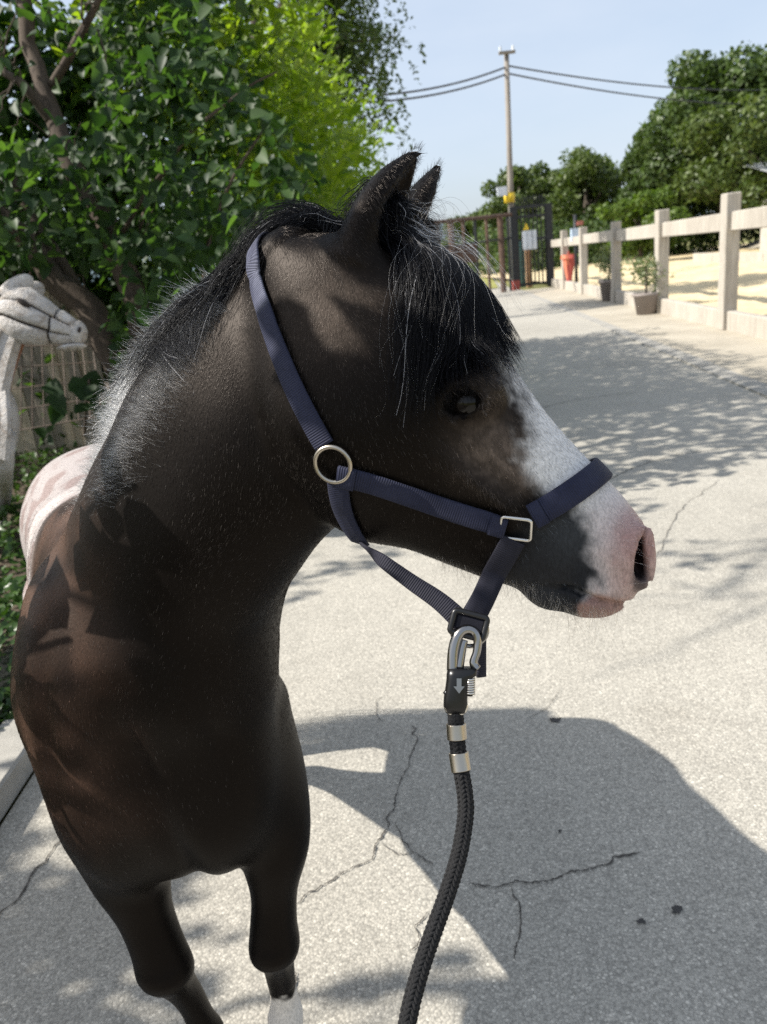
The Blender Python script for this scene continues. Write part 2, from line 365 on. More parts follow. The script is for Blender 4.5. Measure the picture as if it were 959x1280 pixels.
for i in range(len(POSTY) - 1):
    y0, y1 = POSTY[i] + .125, POSTY[i + 1] - .125; L = (y1 - y0) / .995; yc = (y0 + y1) / 2
    MB().box((FX(yc) + .02, yc, 1.43 + rng.normal(0, .012)), (.10, L, .24), rz=rz, bev=.01).build('rail', M_sleeper, fence)
    MB().box((FX(yc) + .02, yc, .13), (.13, L, .27), rz=rz, bev=.012).build('base_board', M_sleeper, fence)
# arena's far side: low sleeper kerb, second fence of rails, hedge
kerb2 = empty('sleeper_kerb', (FX(22) + 8, 22, 0)); tag(kerb2, 'low sleeper kerb running across the arena sand behind the fence', 'kerb')
for i in range(9):
    yy = 13 + i * 2.5; xo = 7.0
    MB().box((FX(yy) + xo, yy, .22), (.22, 2.46, .46), rz=rz, bev=.015).build('sleeper', M_sleeper, kerb2)
f2 = empty('paddock_fence', (FX(30) + 13, 30, 0)); tag(f2, 'far paddock fence of thin grey rails in front of the green hedge', 'fence')
for i in range(9):
    yy = 18 + i * 3.0; xo = 13.0
    MB().box((FX(yy) + xo, yy, .75), (.14, .14, 1.5), rz=rz).build('post', M_sleeper, f2)
    if i < 8:
        for zz in (.85, 1.35): MB().box((FX(yy + 1.5) + xo, yy + 1.5, zz), (.05, 2.86, .13), rz=rz).build('rail', M_sleeper, f2)
bank = mesh_np('bank', [(FX(13) + 13.6, 13, .06), (FX(48) + 13.6, 48, .06), (FX(48) + 16.5, 48, .9), (FX(13) + 16.5, 13, .9), (FX(13) + 40, 13, 1.1), (FX(48) + 40, 48, 1.1)], [(0, 3, 2, 1), (3, 4, 5, 2)], M_pave); tag(bank, kind='structure')

# ================================================================ trees and shrubs
M_bark = wood_mat('bark', (.035, .026, .02), (.12, .092, .07), .9)
M_barkfar = wood_mat('bark_far', (.05, .04, .03), (.12, .1, .08), .9)
M_oak = leaf_mat('oak_leaves', (.032, .058, .017), (.105, .155, .042), .28)
M_oak2 = leaf_mat('light_leaves', (.042, .072, .018), (.125, .165, .045), .3)
M_lilac = leaf_mat('lilac_leaves', (.023, .054, .021), (.076, .130, .044), .47, .5, (1.5, 1.8, .45))
M_laurel = leaf_mat('laurel_leaves', (.105, .185, .014), (.30, .40, .045), .5, .45, (1.4, 1.52, .42))
M_ivy = leaf_mat('ivy_leaves', (.022, .055, .014), (.085, .15, .035), .25, .35)
M_loc = leaf_mat('locust_leaves', (.05, .085, .025), (.11, .155, .05), .4)
M_vine = leaf_mat('vine_leaves', (.055, .10, .018), (.15, .22, .04), .35)
M_olive = leaf_mat('olive_leaves', (.11, .14, .07), (.25, .29, .16), .3)

def blob_points(n, clumps, jitter=.0):
    """points in the shells of ellipsoid clumps [(c, r)], weighted by surface"""
    wts = np.array([np.prod(np.asarray(r) ** (2 / 3)) for c, r in clumps]); wts /= wts.sum(); k = rng.choice(len(clumps), n, p=wts)
    c = np.array([q[0] for q in clumps])[k]; r = np.array([q[1] for q in clumps])[k]
    d = rng.normal(size=(n, 3)); d /= np.linalg.norm(d, axis=1)[:, None]
    rad = rng.uniform(.45, 1.0, n) ** .45 * (1 + .10 * rng.normal(size=n))
    return c + d * r * rad[:, None], d
def far_tree(name, base, H, rad, label, mat, nl=9000, ls=.32, nclump=34, cz=.58, group=None, squash=.8):
    base = np.asarray(base, float); root = empty(name, base); tag(root, label, 'tree', group)
    trunk = MB().tube(branch_path(base + (0, 0, -.1), base + (rng.normal(0, .3), rng.normal(0, .3), H * .7), 7, .03), np.linspace(.035 * H, .012 * H, 7), 10); trunk.build('trunk', M_barkfar, root, True)
    cl = []
    for i in range(nclump):
        d = rng.normal(size=3); d /= np.linalg.norm(d); q = rng.uniform(.25, .85) ** .6
        c = base + (0, 0, H * cz) + d * q * np.array([rad, rad, H * (1 - cz) * squash * 1.05]); 
        if c[2] < base[2] + H * .16: c[2] = base[2] + H * .16 + rng.uniform(0, .1 * H)
        r = rad * rng.uniform(.15, .29); cl.append((c, np.array([r, r, r * .78])))
    for c, r in cl[:9]: MB().tube(branch_path(base + (0, 0, H * rng.uniform(.2, .45)), c, 6, .06), np.linspace(.012 * H, .003 * H, 6), 6).build('limb', M_barkfar, root, True)
    p, d = blob_points(nl, cl); tn = rng.random(nl) * .7 + .3 * (p[:, 2] - base[2]) / H
    fr = rand_frames(nl, (0, 0, 0), 1.0, .2); N = d * .9 + rng.normal(0, .55, (nl, 3)); N /= np.linalg.norm(N, axis=1)[:, None]; T = rng.normal(size=(nl, 3)); T -= (T * N).sum(1)[:, None] * N; T /= np.linalg.norm(T, axis=1)[:, None]
    leaves('crown', p, ls * rng.uniform(.6, 1.25, nl), 'oval', mat, root, frames=(np.cross(T, N), T, N), tint=tn)
    return root
def at(px, y):  # ground point in column px at distance y
    d = CF + (px - 479.5) / FPX * CR - (300 - 640) / FPX * CU
    return np.array([CAM[0] + d[0] / d[1] * y, y, 0.])
far_tree('oak_tree', at(908, 47), 11.4, 5.6, 'tall dark oak with the highest crown at the right edge', M_oak, 26000, .34, 60, .58)
far_tree('oak_tree', at(985, 40), 8.2, 5.2, 'lighter green oak low at the right edge behind the grey roof', M_oak2, 16000, .30, 44, .58)
far_tree('oak_tree', at(846, 52), 9.0, 3.6, 'dark oak filling the gap left of the tallest oak', M_oak, 13000, .32, 36, .55)
far_tree('round_tree', at(735, 58), 8.2, 4.9, 'broad rounded tree right of the utility pole behind the timber fence', M_oak2, 14000, .33, 40, .55)
far_tree('round_tree', at(652, 62), 8.6, 4.4, 'rounded tree directly behind the utility pole and black gate', M_oak2, 12000, .34, 36, .55)
far_tree('round_tree', at(592, 70), 5.0, 3.6, 'small low tree left of the utility pole above the rusty rails', M_oak2, 7000, .32, 26, .52)
far_tree('round_tree', at(800, 40), 3.9, 2.2, 'small bright green tree behind the potted olives', M_vine, 7000, .24, 24, .5)
# dark understorey behind the gate and the fence (one mass)
cl = [((at(px, 50)[0], 50 + rng.normal(0, 2), rng.uniform(.6, 2.4)), np.array([2.2, 1.6, 1.6])) for px in range(600, 1010, 16)]
p, d = blob_points(16000, cl); tag(leaves('undergrowth', p, .3, 'oval', M_oak, None, (0, -.4, .6), .6), 'dark green undergrowth filling the space below the far trees', 'undergrowth', kind='stuff')
# vine hedge beyond the paddock fence
hz = empty('vine_hedge', (FX(24) + 14.2, 24, 0)); tag(hz, 'bright green leafy hedge behind the arena at the right', 'hedge')
cl = [((FX(yy) + 14.3 + rng.normal(0, .2), yy, rng.uniform(.6, 1.7)), np.array([.7, .8, .65])) for yy in np.arange(14, 44, .55)]
p, d = blob_points(9000, cl); leaves('foliage', p, .2, 'heart', M_vine, hz, (-.4, -.3, .6), .6)
for yy in np.arange(15, 44, 3.): MB().tube(branch_path((FX(yy) + 14.3, yy, -.05), (FX(yy) + 14.3, yy, 1.6), 5, .05), .03, 6).build('stem', M_bark, hz)

# barn with grey roof at the right edge
M_roof = simple('grey_roof_sheet', (.36, .38, .40), .45, .3, .12, 3)
M_barn = simple('barn_wall', (.40, .37, .33), .85, 0, .15, 2)
barn = empty('barn', tuple(at(1100, 34))); tag(barn, 'barn with a pale grey sheet roof behind the fence at the right edge', 'barn')
c = at(1118, 33); 
MB().box((c[0] + .6, c[1] + 3, 1.2), (6.4, 6, 2.5)).build('wall', M_barn, barn)
q = MB(); x0, x1 = c[0] - 3.3, c[0] + 5.0
for k in range(34):
    xa = x0 + (x1 - x0) * k / 34; xb = x0 + (x1 - x0) * (k + 1) / 34; dz = .04 * (k % 2)
    q.add([(xa, c[1] - .4, 2.55 + dz), (xb, c[1] - .4, 2.55 + dz), (xb, c[1] + 6.4, 4.1 + dz), (xa, c[1] + 6.4, 4.1 + dz), (xa, c[1] - .4, 2.50 + dz), (xb, c[1] - .4, 2.50 + dz), (xb, c[1] + 6.4, 4.05 + dz), (xa, c[1] + 6.4, 4.05 + dz)],
          [(0, 1, 2, 3), (7, 6, 5, 4), (0, 4, 5, 1), (1, 5, 6, 2), (2, 6, 7, 3), (3, 7, 4, 0)])
q.build('roof', M_roof, barn)
MB().box((c[0] - 1, c[1] - .03, 1.0), (1.6, .06, 2.0)).build('door', simple('barn_door', (.12, .10, .08)), barn)
# distant hill line
M_hill = simple('hill_far', (.16, .22, .24), .95, 0, .1, .01)
hv = []; hx = np.linspace(-500, 420, 70)
for i, x in enumerate(hx): hv.append((x, 780 + 40 * math.sin(i * .7), -1)); hv.append((x, 830 + 40 * math.sin(i * .7), 26 + 14 * math.sin(i * .33 + 1) + 6 * math.sin(i * .9)))
n_ = len(hx); hv += [(x, 900, -1) for x in hx]
hl = mesh_np('hills', hv, [(2 * i, 2 * i + 2, 2 * i + 3, 2 * i + 1) for i in range(n_ - 1)] + [(2 * i + 1, 2 * i + 3, 2 * n_ + i + 1, 2 * n_ + i) for i in range(n_ - 1)], M_hill, None, True); tag(hl, kind='structure')

# ---- left side: lilac tree (its trunks, hanging heart leaves), laurel hedge, locust tree, shrubs
lil = empty('lilac_tree', (-1.75, 4.6, 0)); tag(lil, 'old lilac tree with leaning dark trunks and heart shaped leaves at the left', 'tree')
def limb(pxs, r0, r1, name='trunk', n=26):
    P = cat_rom([PX(*q) for q in pxs], n); P += (np.stack([noise3(P, 6, 31), noise3(P, 6, 32), noise3(P, 6, 33)], 1) - .5) * r0 * .9
    r = np.linspace(r0, r1, n) * (1 + .22 * (noise3(P, 9, 34) - .5))
    MB().tube(P, r, 12).build(name, M_bark, lil, True); return P
tr = []
tr.append(limb([(205, 640, 4.4), (180, 480, 4.35), (172, 390, 4.3), (150, 310, 4.3), (118, 255, 4.3), (78, 190, 4.3), (48, 90, 4.35), (22, -10, 4.4), (-10, -160, 4.5)], .085, .035))
tr.append(limb([(190, 620, 4.6), (150, 470, 4.6), (105, 385, 4.6), (62, 345, 4.6), (20, 285, 4.55), (-40, 215, 4.5), (-120, 60, 4.5)], .095, .05))
tr.append(limb([(110, 385, 4.7), (60, 305, 4.7), (22, 245, 4.7), (-20, 160, 4.7), (-60, 20, 4.7)], .05, .025, 'limb'))
tr.append(limb([(66, 108, 4.32), (90, 60, 4.2), (118, 10, 4.15), (150, -60, 4.1)], .028, .012, 'limb'))
tr.append(limb([(62, 150, 4.3), (30, 110, 4.2), (-10, 80, 4.2), (-60, 30, 4.2)], .03, .012, 'limb'))
tr.append(limb([(148, 300, 4.25), (175, 255, 4.1), (208, 208, 4.0), (235, 170, 4.0)], .013, .005, 'branch', 14))
tr.append(limb([(160, 320, 4.28), (190, 245, 4.3), (230, 175, 4.3), (300, 115, 4.3), (345, 90, 4.3)], .016, .005, 'branch', 14))
tr.append(limb([(250, 390, 4.5), (262, 300, 4.6), (290, 225, 4.6), (330, 160, 4.6)], .014, .006, 'branch', 14))
for i in range(34):   # fine bare twigs at the top left
    a = random.choice(tr[:5]); s = a[random.randrange(8, len(a))]; e = s + np.array([rng.normal(.12, .25), rng.normal(-.15, .15), rng.normal(.05, .3)])
    MB().tube(branch_path(s, e, 7, .12, .1), np.linspace(.006, .002, 7), 5).build('twig', M_bark, lil, True)
# leaves in a volume given by photo columns/rows and depth, with holes
def lilac_leaves(n):
    out = []; 
    while sum(map(len, out)) < n:
        px = rng.uniform(-260, 460, 4000); py = rng.uniform(-420, 470, 4000); z = rng.uniform(3.75, 5.6, 4000)
        p = np.stack([PX(a, b, c) for a, b, c in zip(px, py, z)])
        ok = (noise3(p, 2.4, 21) > .40)
        right = 300 + 115 * np.clip(1 - np.abs(py - 215) / 130, 0, 1) + 25 * (noise3(p, 5, 22) - .5) + np.where(py < 60, -40, 0)
        ok &= px < right
        ok &= ~((px < 135) & (py > 335))                     # the statue and the wire panel stay clear
        ok &= ~((px < 120) & (py < 175) & (rng.random(4000) < .9))
        ok &= ~((px > 225) & (py > 395))
        ok &= p[:, 2] > .25
        out.append(p[ok])
    return np.concatenate(out)[:n]
LP = lilac_leaves(7600)
_gx, _gy = rng.uniform(-.5, 1.5, 520), 2.95 + 1.6 * rng.random(520) ** .8; LPo = np.stack([_gx, _gy, 0 * _gx], 1); LPo = LPo[noise3(LPo, 3.2, 25) > .42]; LPo = LPo + SUNV[None] * (rng.uniform(3.0, 4.2, len(LPo)) / SUNV[2])[:, None]; LP = np.concatenate([LP, LPo]); n = len(LP); fr = rand_frames(n, (-.25, -.45, .55), .55, .75); sz = rng.uniform(.058, .108, n) * np.where(rng.random(n) < .2, .7, 1); tn = np.clip(rng.random(n), 0, 1)
pr = PROJ(LP); inv = (pr[:, 0] > -10) & (pr[:, 0] < 470) & (pr[:, 1] > -10) & (pr[:, 1] < 480)
score = np.where(inv, sz / pr[:, 2] * (pr[:, 2] < 4.25), 0); big = np.argsort(-score)[:280]; rest = np.setdiff1d(np.arange(n), big)
leaf_objects('leaf', LP[big], sz[big], 'heart', M_lilac, lil, tuple(f[big] for f in fr), tn[big])
tag(leaves('crown', LP[rest], sz[rest], 'heart', M_lilac, lil, frames=tuple(f[rest] for f in fr), tint=tn[rest]), kind='stuff')
# dark backing shrub (privet) behind the lilac
shr = empty('evergreen_shrub', (-2.6, 6.6, 0)); tag(shr, 'dense dark evergreen shrub behind the lilac trunks', 'shrub')
cl = [((rng.uniform(-5.5, -1.0), rng.uniform(6.2, 7.4), rng.uniform(.5, 3.3)), np.array([.6, .5, .55])) for _ in range(90)]
p, d = blob_points(15000, cl); leaves('foliage', p, rng.uniform(.09, .16, len(p)), 'oval', M_lilac, shr, (-.3, -.2, .7), .6)
for i in range(7):
    b = np.array([rng.uniform(-4.8, -1.2), 6.8, -.05]); MB().tube(branch_path(b, b + (rng.normal(0, .3), 0, 3.2), 8, .05), np.linspace(.05, .015, 8), 7).build('stem', M_bark, shr, True)
# laurel hedge: bright lance leaves
lau = empty('laurel_hedge', (-.9, 8.2, 0)); tag(lau, 'tall sunlit yellow green laurel hedge right of the lilac', 'hedge')
cl = []
for yy in np.arange(6.4, 11.8, .33):
    for zz in np.arange(.3, 3.7, .36):
        lean = -.52 + .10 * (yy - 6.4) - .10 * abs(zz - 1.9)
        if zz < 3.75 - .05 * (yy - 6.4) + rng.normal(0, .2): cl.append(((lean + rng.normal(0, .16), yy + rng.normal(0, .1), zz), np.array([.42, .36, .34])))
        cl.append(((lean - .8 + rng.normal(0, .2), yy, zz), np.array([.5, .4, .4])))
LQ, d = blob_points(24000, cl); n = len(LQ)
N = np.stack([rng.normal(-.2, .55, n), rng.normal(-.3, .5, n), rng.normal(.6, .4, n)], 1); N /= np.linalg.norm(N, axis=1)[:, None]
T = d * .8 + rng.normal(0, .5, (n, 3)) + (0, -.1, .5); T -= (T * N).sum(1)[:, None] * N; T /= np.linalg.norm(T, axis=1)[:, None]
fr = (np.cross(T, N), T, N); sz = rng.uniform(.10, .17, n); tn = rng.random(n); pr = PROJ(LQ)
inv = (pr[:, 0] > 300) & (pr[:, 0] < 500) & (pr[:, 1] > -10) & (pr[:, 1] < 270); score = np.where(inv, sz / pr[:, 2] + .002 * (LQ[:, 0]), -1); big = np.argsort(-score)[:220]; rest = np.setdiff1d(np.arange(n), big)
leaf_objects('leaf', LQ[big], sz[big], 'lance', M_laurel, lau, tuple(f[big] for f in fr), tn[big])
tag(leaves('foliage', LQ[rest], sz[rest], 'lance', M_laurel, lau, frames=tuple(f[rest] for f in fr), tint=tn[rest]), kind='stuff')
for i in range(12):
    b = np.array([-1.0 + rng.normal(0, .15), 6.5 + i * .45, -.05]); MB().tube(branch_path(b, b + (rng.normal(0, .2), rng.normal(0, .15), rng.uniform(2.3, 3.2)), 8, .05), np.linspace(.035, .01, 8), 7).build('stem', M_bark, lau, True)
# locust tree: loose hanging sprays against the sky
loc = empty('locust_tree', (-1.2, 16.5, 0)); tag(loc, 'loose feathery locust tree hanging against the sky above the pony ears', 'tree')
b0 = np.array([-1.6, 16.5, -.1]); tp = branch_path(b0, (-1.2, 16.5, 8.5), 12, .04); MB().tube(tp, np.linspace(.16, .04, 12), 9).build('trunk', M_barkfar, loc, True)
LL = []
for i in range(30):
    s = tp[rng.integers(4, 12)]; tgt = PX(rng.uniform(400, 535) if i < 34 else rng.uniform(330, 480), rng.uniform(-190, 190) if i < 40 else rng.uniform(-260, 0), 15.4 + rng.uniform(0, 2.4))
    bp = branch_path(s, tgt, 9, .06, -.12); MB().tube(bp, np.linspace(.035, .006, 9), 5).build('limb', M_barkfar, loc, True)
    for k in range(4, 9):
        for _ in range(10):
            q = bp[k] + rng.normal(0, .25, 3); m_ = 14; tt = np.linspace(0, 1, m_)[:, None]; e = q + np.array([rng.normal(0, .2), rng.normal(0, .2), -rng.uniform(.2, .5)])
            LL.append(q + (e - q) * tt + rng.normal(0, .03, (m_, 3)))
LL = np.concatenate(LL); leaves('crown', LL, rng.uniform(.07, .13, len(LL)), 'oval', M_loc, loc, (0, -.2, .7), .6)

# near tree whose leaves dapple the pony: stands beside the photographer, left of the frame
nt = empty('lilac_tree', (-4.3, .7, 0)); tag(nt, 'leafy lilac tree left of the picture that dapples the pony with shade', 'tree')
tp = branch_path((-4.3, .7, -.05), (-4.0, .8, 2.7), 10, .05); MB().tube(tp, np.linspace(.09, .04, 10), 10).build('trunk', M_bark, nt, True)
NTL = []
# leaf sprays are hung where the shade on the pony's shoulder and on the road comes from; two unseen sprays are added to keep sun off the muzzle
SH = [((-.51, 1.00, .82), .13, 6), ((-.49, .98, .66), .12, 7), ((-.40, .93, .68), .11, 7), ((-.43, .95, .93), .05, 2), ((-.34, .91, .86), .10, 7), ((-.30, .90, .74), .10, 11), ((-.44, .95, .56), .09, 14), ((.24, .70, 1.06), .075, 34), ((.16, .72, 1.10), .06, 20), ((-.30, .91, .98), .09, 12), ((-.24, .90, 1.08), .09, 12),
      ((-.85, 1.12, 0), .16, 230), ((-.80, 1.40, 0), .12, 130), ((-1.0, 1.6, 0), .22, 90), ((-.70, .98, 0), .09, 50), ((-.55, .95, 0), .07, 26), ((-.04, 1.17, 0), .05, 6), ((.05, 1.14, 0), .04, 4)]
for c, sp, m_ in SH:
    for hz_ in (0,):
        t0 = (2.35 + rng.uniform(0, .9)) / SUNV[2] if c[2] == 0 else (rng.uniform(.22, .42) if c[0] < 0 else rng.uniform(.85, 1.0)) / SUNV[2]
        cc = np.array(c) + SUNV * t0
        q = rng.normal(0, sp * .75, (m_, 3)); q -= (q @ SUNV)[:, None] * SUNV; q += SUNV * rng.normal(0, .22 if c[2] == 0 else .035, m_)[:, None]
        NTL.append(cc + q)
        MB().tube(branch_path(tp[rng.integers(5, 10)], cc, 8, .07, -.06), np.linspace(.016, .004, 8), 5).build('branch', M_bark, nt, True)
for px, py in ((925, 775), (890, 745), (955, 690)):     # bare twigs of the old lilac that draw thin shadows on the road at the right
    g0 = GR(px, py); cc = g0 + SUNV * (4.3 / SUNV[2]); rt_ = np.array([-1.7, 4.7, 4.75])
    MB().tube(branch_path(rt_, cc, 16, .07, -.05), np.linspace(.022, .008, 16), 6).build('branch', M_bark, lil, True)
    for j in range(7):
        s0 = rt_ + (cc - rt_) * rng.uniform(.6, 1.0); MB().tube(branch_path(s0, s0 + (cc - rt_) * .12 + np.array([rng.normal(0, .22), rng.normal(.0, .22), rng.normal(0, .2)]), 9, .12), np.linspace(.008, .003, 9), 5).build('twig', M_bark, lil, True)
NTL = np.concatenate(NTL); _q = PROJ(NTL); NTL = NTL[~((_q[:, 2] > 0) & (_q[:, 0] > -170) & (_q[:, 0] < 1130) & (_q[:, 1] > -170) & (_q[:, 1] < 1450))]     # none hangs into the picture
fr = rand_frames(len(NTL), tuple(SUNV), .5, .5)
tag(leaves('crown', NTL, rng.uniform(.055, .10, len(NTL)), 'heart', M_lilac, nt, frames=fr), kind='stuff')

# ivy bed
def ivy(n):
    y = .6 + 7.6 * rng.random(n) ** 1.35; x = -1.28 - rng.random(n) ** 1.2 * (1.2 + .55 * y)
    hgt = .10 + .12 * noise3(np.stack([x, y, 0 * x], 1), 2.2, 41) + .02
    edge_ = np.clip((-1.28 - x) / .12, .25, 1)
    return np.stack([x, y, .03 + hgt * edge_ * (1 - .5 * rng.random(n) ** 2)], 1)
IV = ivy(21000); o = leaves('ivy', IV, rng.uniform(.028, .06, len(IV)), 'ivy', M_ivy, None, (.0, -.15, .9), .5, .2, tint=noise3(IV, 5, 42) * .6 + .4 * rng.random(len(IV)))
tag(o, 'low green ivy covering the bed at the left', 'ivy', kind='stuff')
# larger dark hydrangea-like leaves in front of the wire panel
sp_ = empty('leafy_sapling', tuple(GR(100, 560))); tag(sp_, 'small sapling with large dark leaves in front of the wire panel', 'sapling')
MB().tube(cat_rom([GR(105, 560) + (0, 0, 0), PX(108, 510, 4.6), PX(112, 470, 4.55)], 8), np.linspace(.012, .006, 8), 6).build('stem', M_bark, sp_, True)
q = np.array([PX(*a) for a in ((70, 490, 4.4), (85, 480, 4.4), (100, 500, 4.35), (118, 480, 4.4), (92, 515, 4.4), (128, 505, 4.4), (75, 510, 4.5), (110, 465, 4.5), (140, 490, 4.5), (60, 478, 4.5))])
leaf_objects('leaf', q, np.full(len(q), .15), 'heart', M_lilac, sp_, rand_frames(len(q), (0, -.8, .5), .3, .9), np.full(len(q), .15))
# ================================================================ gate, pole, pots and other things
M_blackiron = simple('black_iron', (.018, .02, .024), .45, .3, .3, 8)
M_rust = simple('rusty_iron', (.085, .05, .036), .8, .1, .4, 5)
M_redpaint = simple('red_paint', (.30, .06, .045), .6, 0, .3, 8)
M_polewood = wood_mat('pole_wood', (.17, .15, .13), (.31, .285, .255))
M_yellow = simple('yellow_plastic', (.75, .52, .03), .5, 0, .1, 8)
M_white = simple('white_sheet', (.62, .66, .72), .5, 0, .08, 4)
M_teal = simple('teal_paint', (.06, .16, .16), .5, 0, .2, 5)
M_wire = simple('black_cable', (.02, .02, .022), .6)
def rayat(px, py, y):
    d = CF + (px - 479.5) / FPX * CR - (py - 640) / FPX * CU; return CAM + d * (y / d[1])
# utility pole
YP = 29.0
pb = rayat(642, 361, YP); pt = rayat(633, 64, YP)
pole = empty('utility_pole', (pb[0], YP, 0)); tag(pole, 'tall wooden utility pole carrying cables behind the gate', 'utility pole')
x0 = pb[0]; ztop = pt[2]; lean = (pt[0] - pb[0])
MB().tube([(x0, YP, -.1), (x0 + lean * .5, YP, ztop * .5), (x0 + lean, YP, ztop)], [.115, .10, .085], 12).build('shaft', M_polewood, pole, True)
ca_ = MB().box((x0 + lean, YP - .1, ztop - .06), (.55, .09, .09)).build('crossarm', M_polewood, pole)
for dx in (-.22, .2): MB().tube([(x0 + lean + dx, YP - .1, ztop - .02), (x0 + lean + dx, YP - .1, ztop + .14)], [.045, .035], 8).build('insulator', M_white, ca_)
zy = rayat(637, 247, YP)
MB().tube([(zy[0], YP, zy[2] - .16), (zy[0], YP, zy[2] + .16)], .19, 14).build('warning_band', M_yellow, pole, True)
MB().box((zy[0] - .28, YP - .16, zy[2] + .22), (.34, .10, .30)).build('junction_box', M_white, pole)
cab = [((632, 84), (470, 112), 24), ((632, 93), (470, 120), 24), ((634, 82), (905, 108), 38), ((636, 92), (905, 125), 38)]
cl_lab = ['upper cable from the utility pole running left over the pony', 'lower cable from the utility pole running left over the pony', 'upper cable from the utility pole running right to the oak', 'lower cable from the utility pole running right to the oak']
for (a, b, yb), lb in zip(cab, cl_lab):
    A = rayat(*a, YP); B = rayat(*b, yb); B = A + (B - A) * 1.25; t = np.linspace(0, 1, 30)[:, None]; Pc = A + (B - A) * t; Pc[:, 2] -= (.9 * t * (1 - t))[:, 0]
    tag(MB().tube(Pc, .028, 6).build('overhead_cable', M_wire, None, True), lb, 'cable', 'overhead cables')
# black pedestrian gate
YG = 28.2
def gx_(px, py=330): return rayat(px, py, YG)[0]
xa, xb = gx_(644), gx_(688); hz_ = rayat(666, 256, YG)[2]
gate = empty('iron_gate', (xa, YG, 0)); tag(gate, 'black iron bar gate between the utility pole and the timber fence', 'gate')
for x, m in ((xa, M_blackiron), (xb, M_blackiron)): MB().box((x, YG, hz_ / 2), (.22, .16, hz_)).build('gate_post', m, gate)
MB().box((xa, YG - .0, .16), (.24, .18, .34)).build('post_foot', M_redpaint, gate)
for z in (hz_ - .04, hz_ - .35, hz_ * .60, .15): MB().box(((xa + xb) / 2, YG, z), (xb - xa - .2, .07, .09)).build('gate_rail', M_blackiron, gate)
nb = 9
for i in range(1, nb): MB().tube([(xa + (xb - xa) * i / nb, YG, .12), (xa + (xb - xa) * i / nb, YG, hz_ - .04)], .028, 6).build('bar', M_blackiron, gate)
for i in range(1, 12): 
    x = xa + (xb - xa) * i / 12; MB().tube([(x, YG, hz_ - .04), (x, YG, hz_ + .22), (x, YG, hz_ + .34)], [.022, .022, .002], 6).build('spike', M_blackiron, gate)
ws = rayat(662, 300, YG - .08); sgn = empty('notice_board', (ws[0], YG - .1, ws[2])); tag(sgn, 'pale blue white notice board hanging on the iron gate', 'notice board')
MB().box((ws[0], YG - .10, ws[2]), (.48, .03, .62)).build('panel', M_white, sgn)
for dx in (-.1, .1): MB().box((ws[0] + dx, YG - .125, ws[2] + .0), (.05, .015, .64)).build('rib', simple('grey_rib', (.35, .38, .42)), sgn)
MB().add([(ws[0] - .2, YG - .1, ws[2] + .34), (ws[0] - .0, YG - .1, ws[2] + .34), (ws[0] - .1, YG - .1, ws[2] + .56), (ws[0] - .2, YG - .07, ws[2] + .34), (ws[0] - .0, YG - .07, ws[2] + .34), (ws[0] - .1, YG - .07, ws[2] + .56)], [(0, 1, 2), (5, 4, 3), (0, 3, 4, 1), (1, 4, 5, 2), (2, 5, 3, 0)]).build('warning_triangle', M_yellow, sgn)
gp = rayat(661, 330, YG + 1.2); tag(MB().box((gp[0], YG + 1.2, .75), (.2, .2, 1.5), bev=.01).build('wooden_post', wood_mat('orange_wood', (.30, .16, .08), (.46, .28, .16))), 'orange brown wooden post seen through the iron gate', 'post')
gp = rayat(650, 330, YG + 1.6); tag(MB().box((gp[0], YG + 1.6, .85), (.35, .3, 1.7), bev=.02).build('water_tank', M_teal), 'dark teal upright box behind the iron gate', 'box')
# rusty rail fence left of the pole
rf = empty('rusty_fence', (gx_(600), YG, 0)); tag(rf, 'rusty iron rail fence with spaced bars left of the utility pole', 'fence')
ya, yb = YG, 24.5
L0 = rayat(640, 268, ya); L1 = rayat(535, 279, yb); M0 = rayat(640, 297, ya); M1 = rayat(535, 312, yb)
MB().tube([L0, L1], .06, 6).build('rail', M_rust, rf); MB().tube([M0, M1], .035, 6).build('rail', M_blackiron, rf)
for k, (f_, wd, m) in enumerate(((.06, .05, M_blackiron), (.16, .10, M_rust), (.34, .05, M_rust), (.48, .05, M_blackiron), (.62, .05, M_rust), (.76, .10, M_rust), (.9, .05, M_rust))):
    p = L0 + (L1 - L0) * f_; MB().tube([(p[0], p[1], -.05), (p[0], p[1], p[2])], wd, 8).build('rust_post' if m is M_rust else 'bar', m, rf)
rb = M0 + (M1 - M0) * .7; MB().box((rb[0], rb[1] - .08, rb[2] - .28), (1.3, .06, .55)).build('rust_plate', M_rust, rf)
gr = dusty('field_grass', (.16, .18, .04), (.36, .33, .10), .5, 3)
fl = sheet('grass_verge', [(gx_(520), 31), (gx_(640), 31), (gx_(680) + 3, 60), (gx_(400) - 12, 60)], .03, gr)
# thin dark post with tap and the red cloth by the fence
tp_ = GR(721, 364); tpz = rayat(720, 268, tp_[1])[2]
st = empty('standpipe', tuple(tp_)); tag(st, 'thin dark standpipe post with pale blue box in front of the fence', 'standpipe')
MB().tube([(tp_[0], tp_[1], -.02), (tp_[0], tp_[1], tpz)], .05, 8).build('pipe', M_blackiron, st, True)
MB().box((tp_[0] - .02, tp_[1] - .08, tpz - .55), (.26, .14, .34)).build('box', simple('pale_blue_box', (.45, .55, .68)), st)
MB().box((tp_[0] + .12, tp_[1] - .05, tpz - .25), (.18, .1, .12)).build('tap', simple('red_tap', (.35, .12, .09)), st)
rc = GR(712, 362); zr = rayat(712, 318, rc[1])[2]
M_redcloth = simple('faded_red_cloth', (.40, .075, .06), .85, 0, .2, 3); M_orcloth = simple('faded_orange_cloth', (.55, .17, .10), .85, 0, .15, 3)
par = empty('folded_parasol', tuple(rc)); tag(par, 'folded faded red parasol leaning upright beside the fence post', 'parasol')
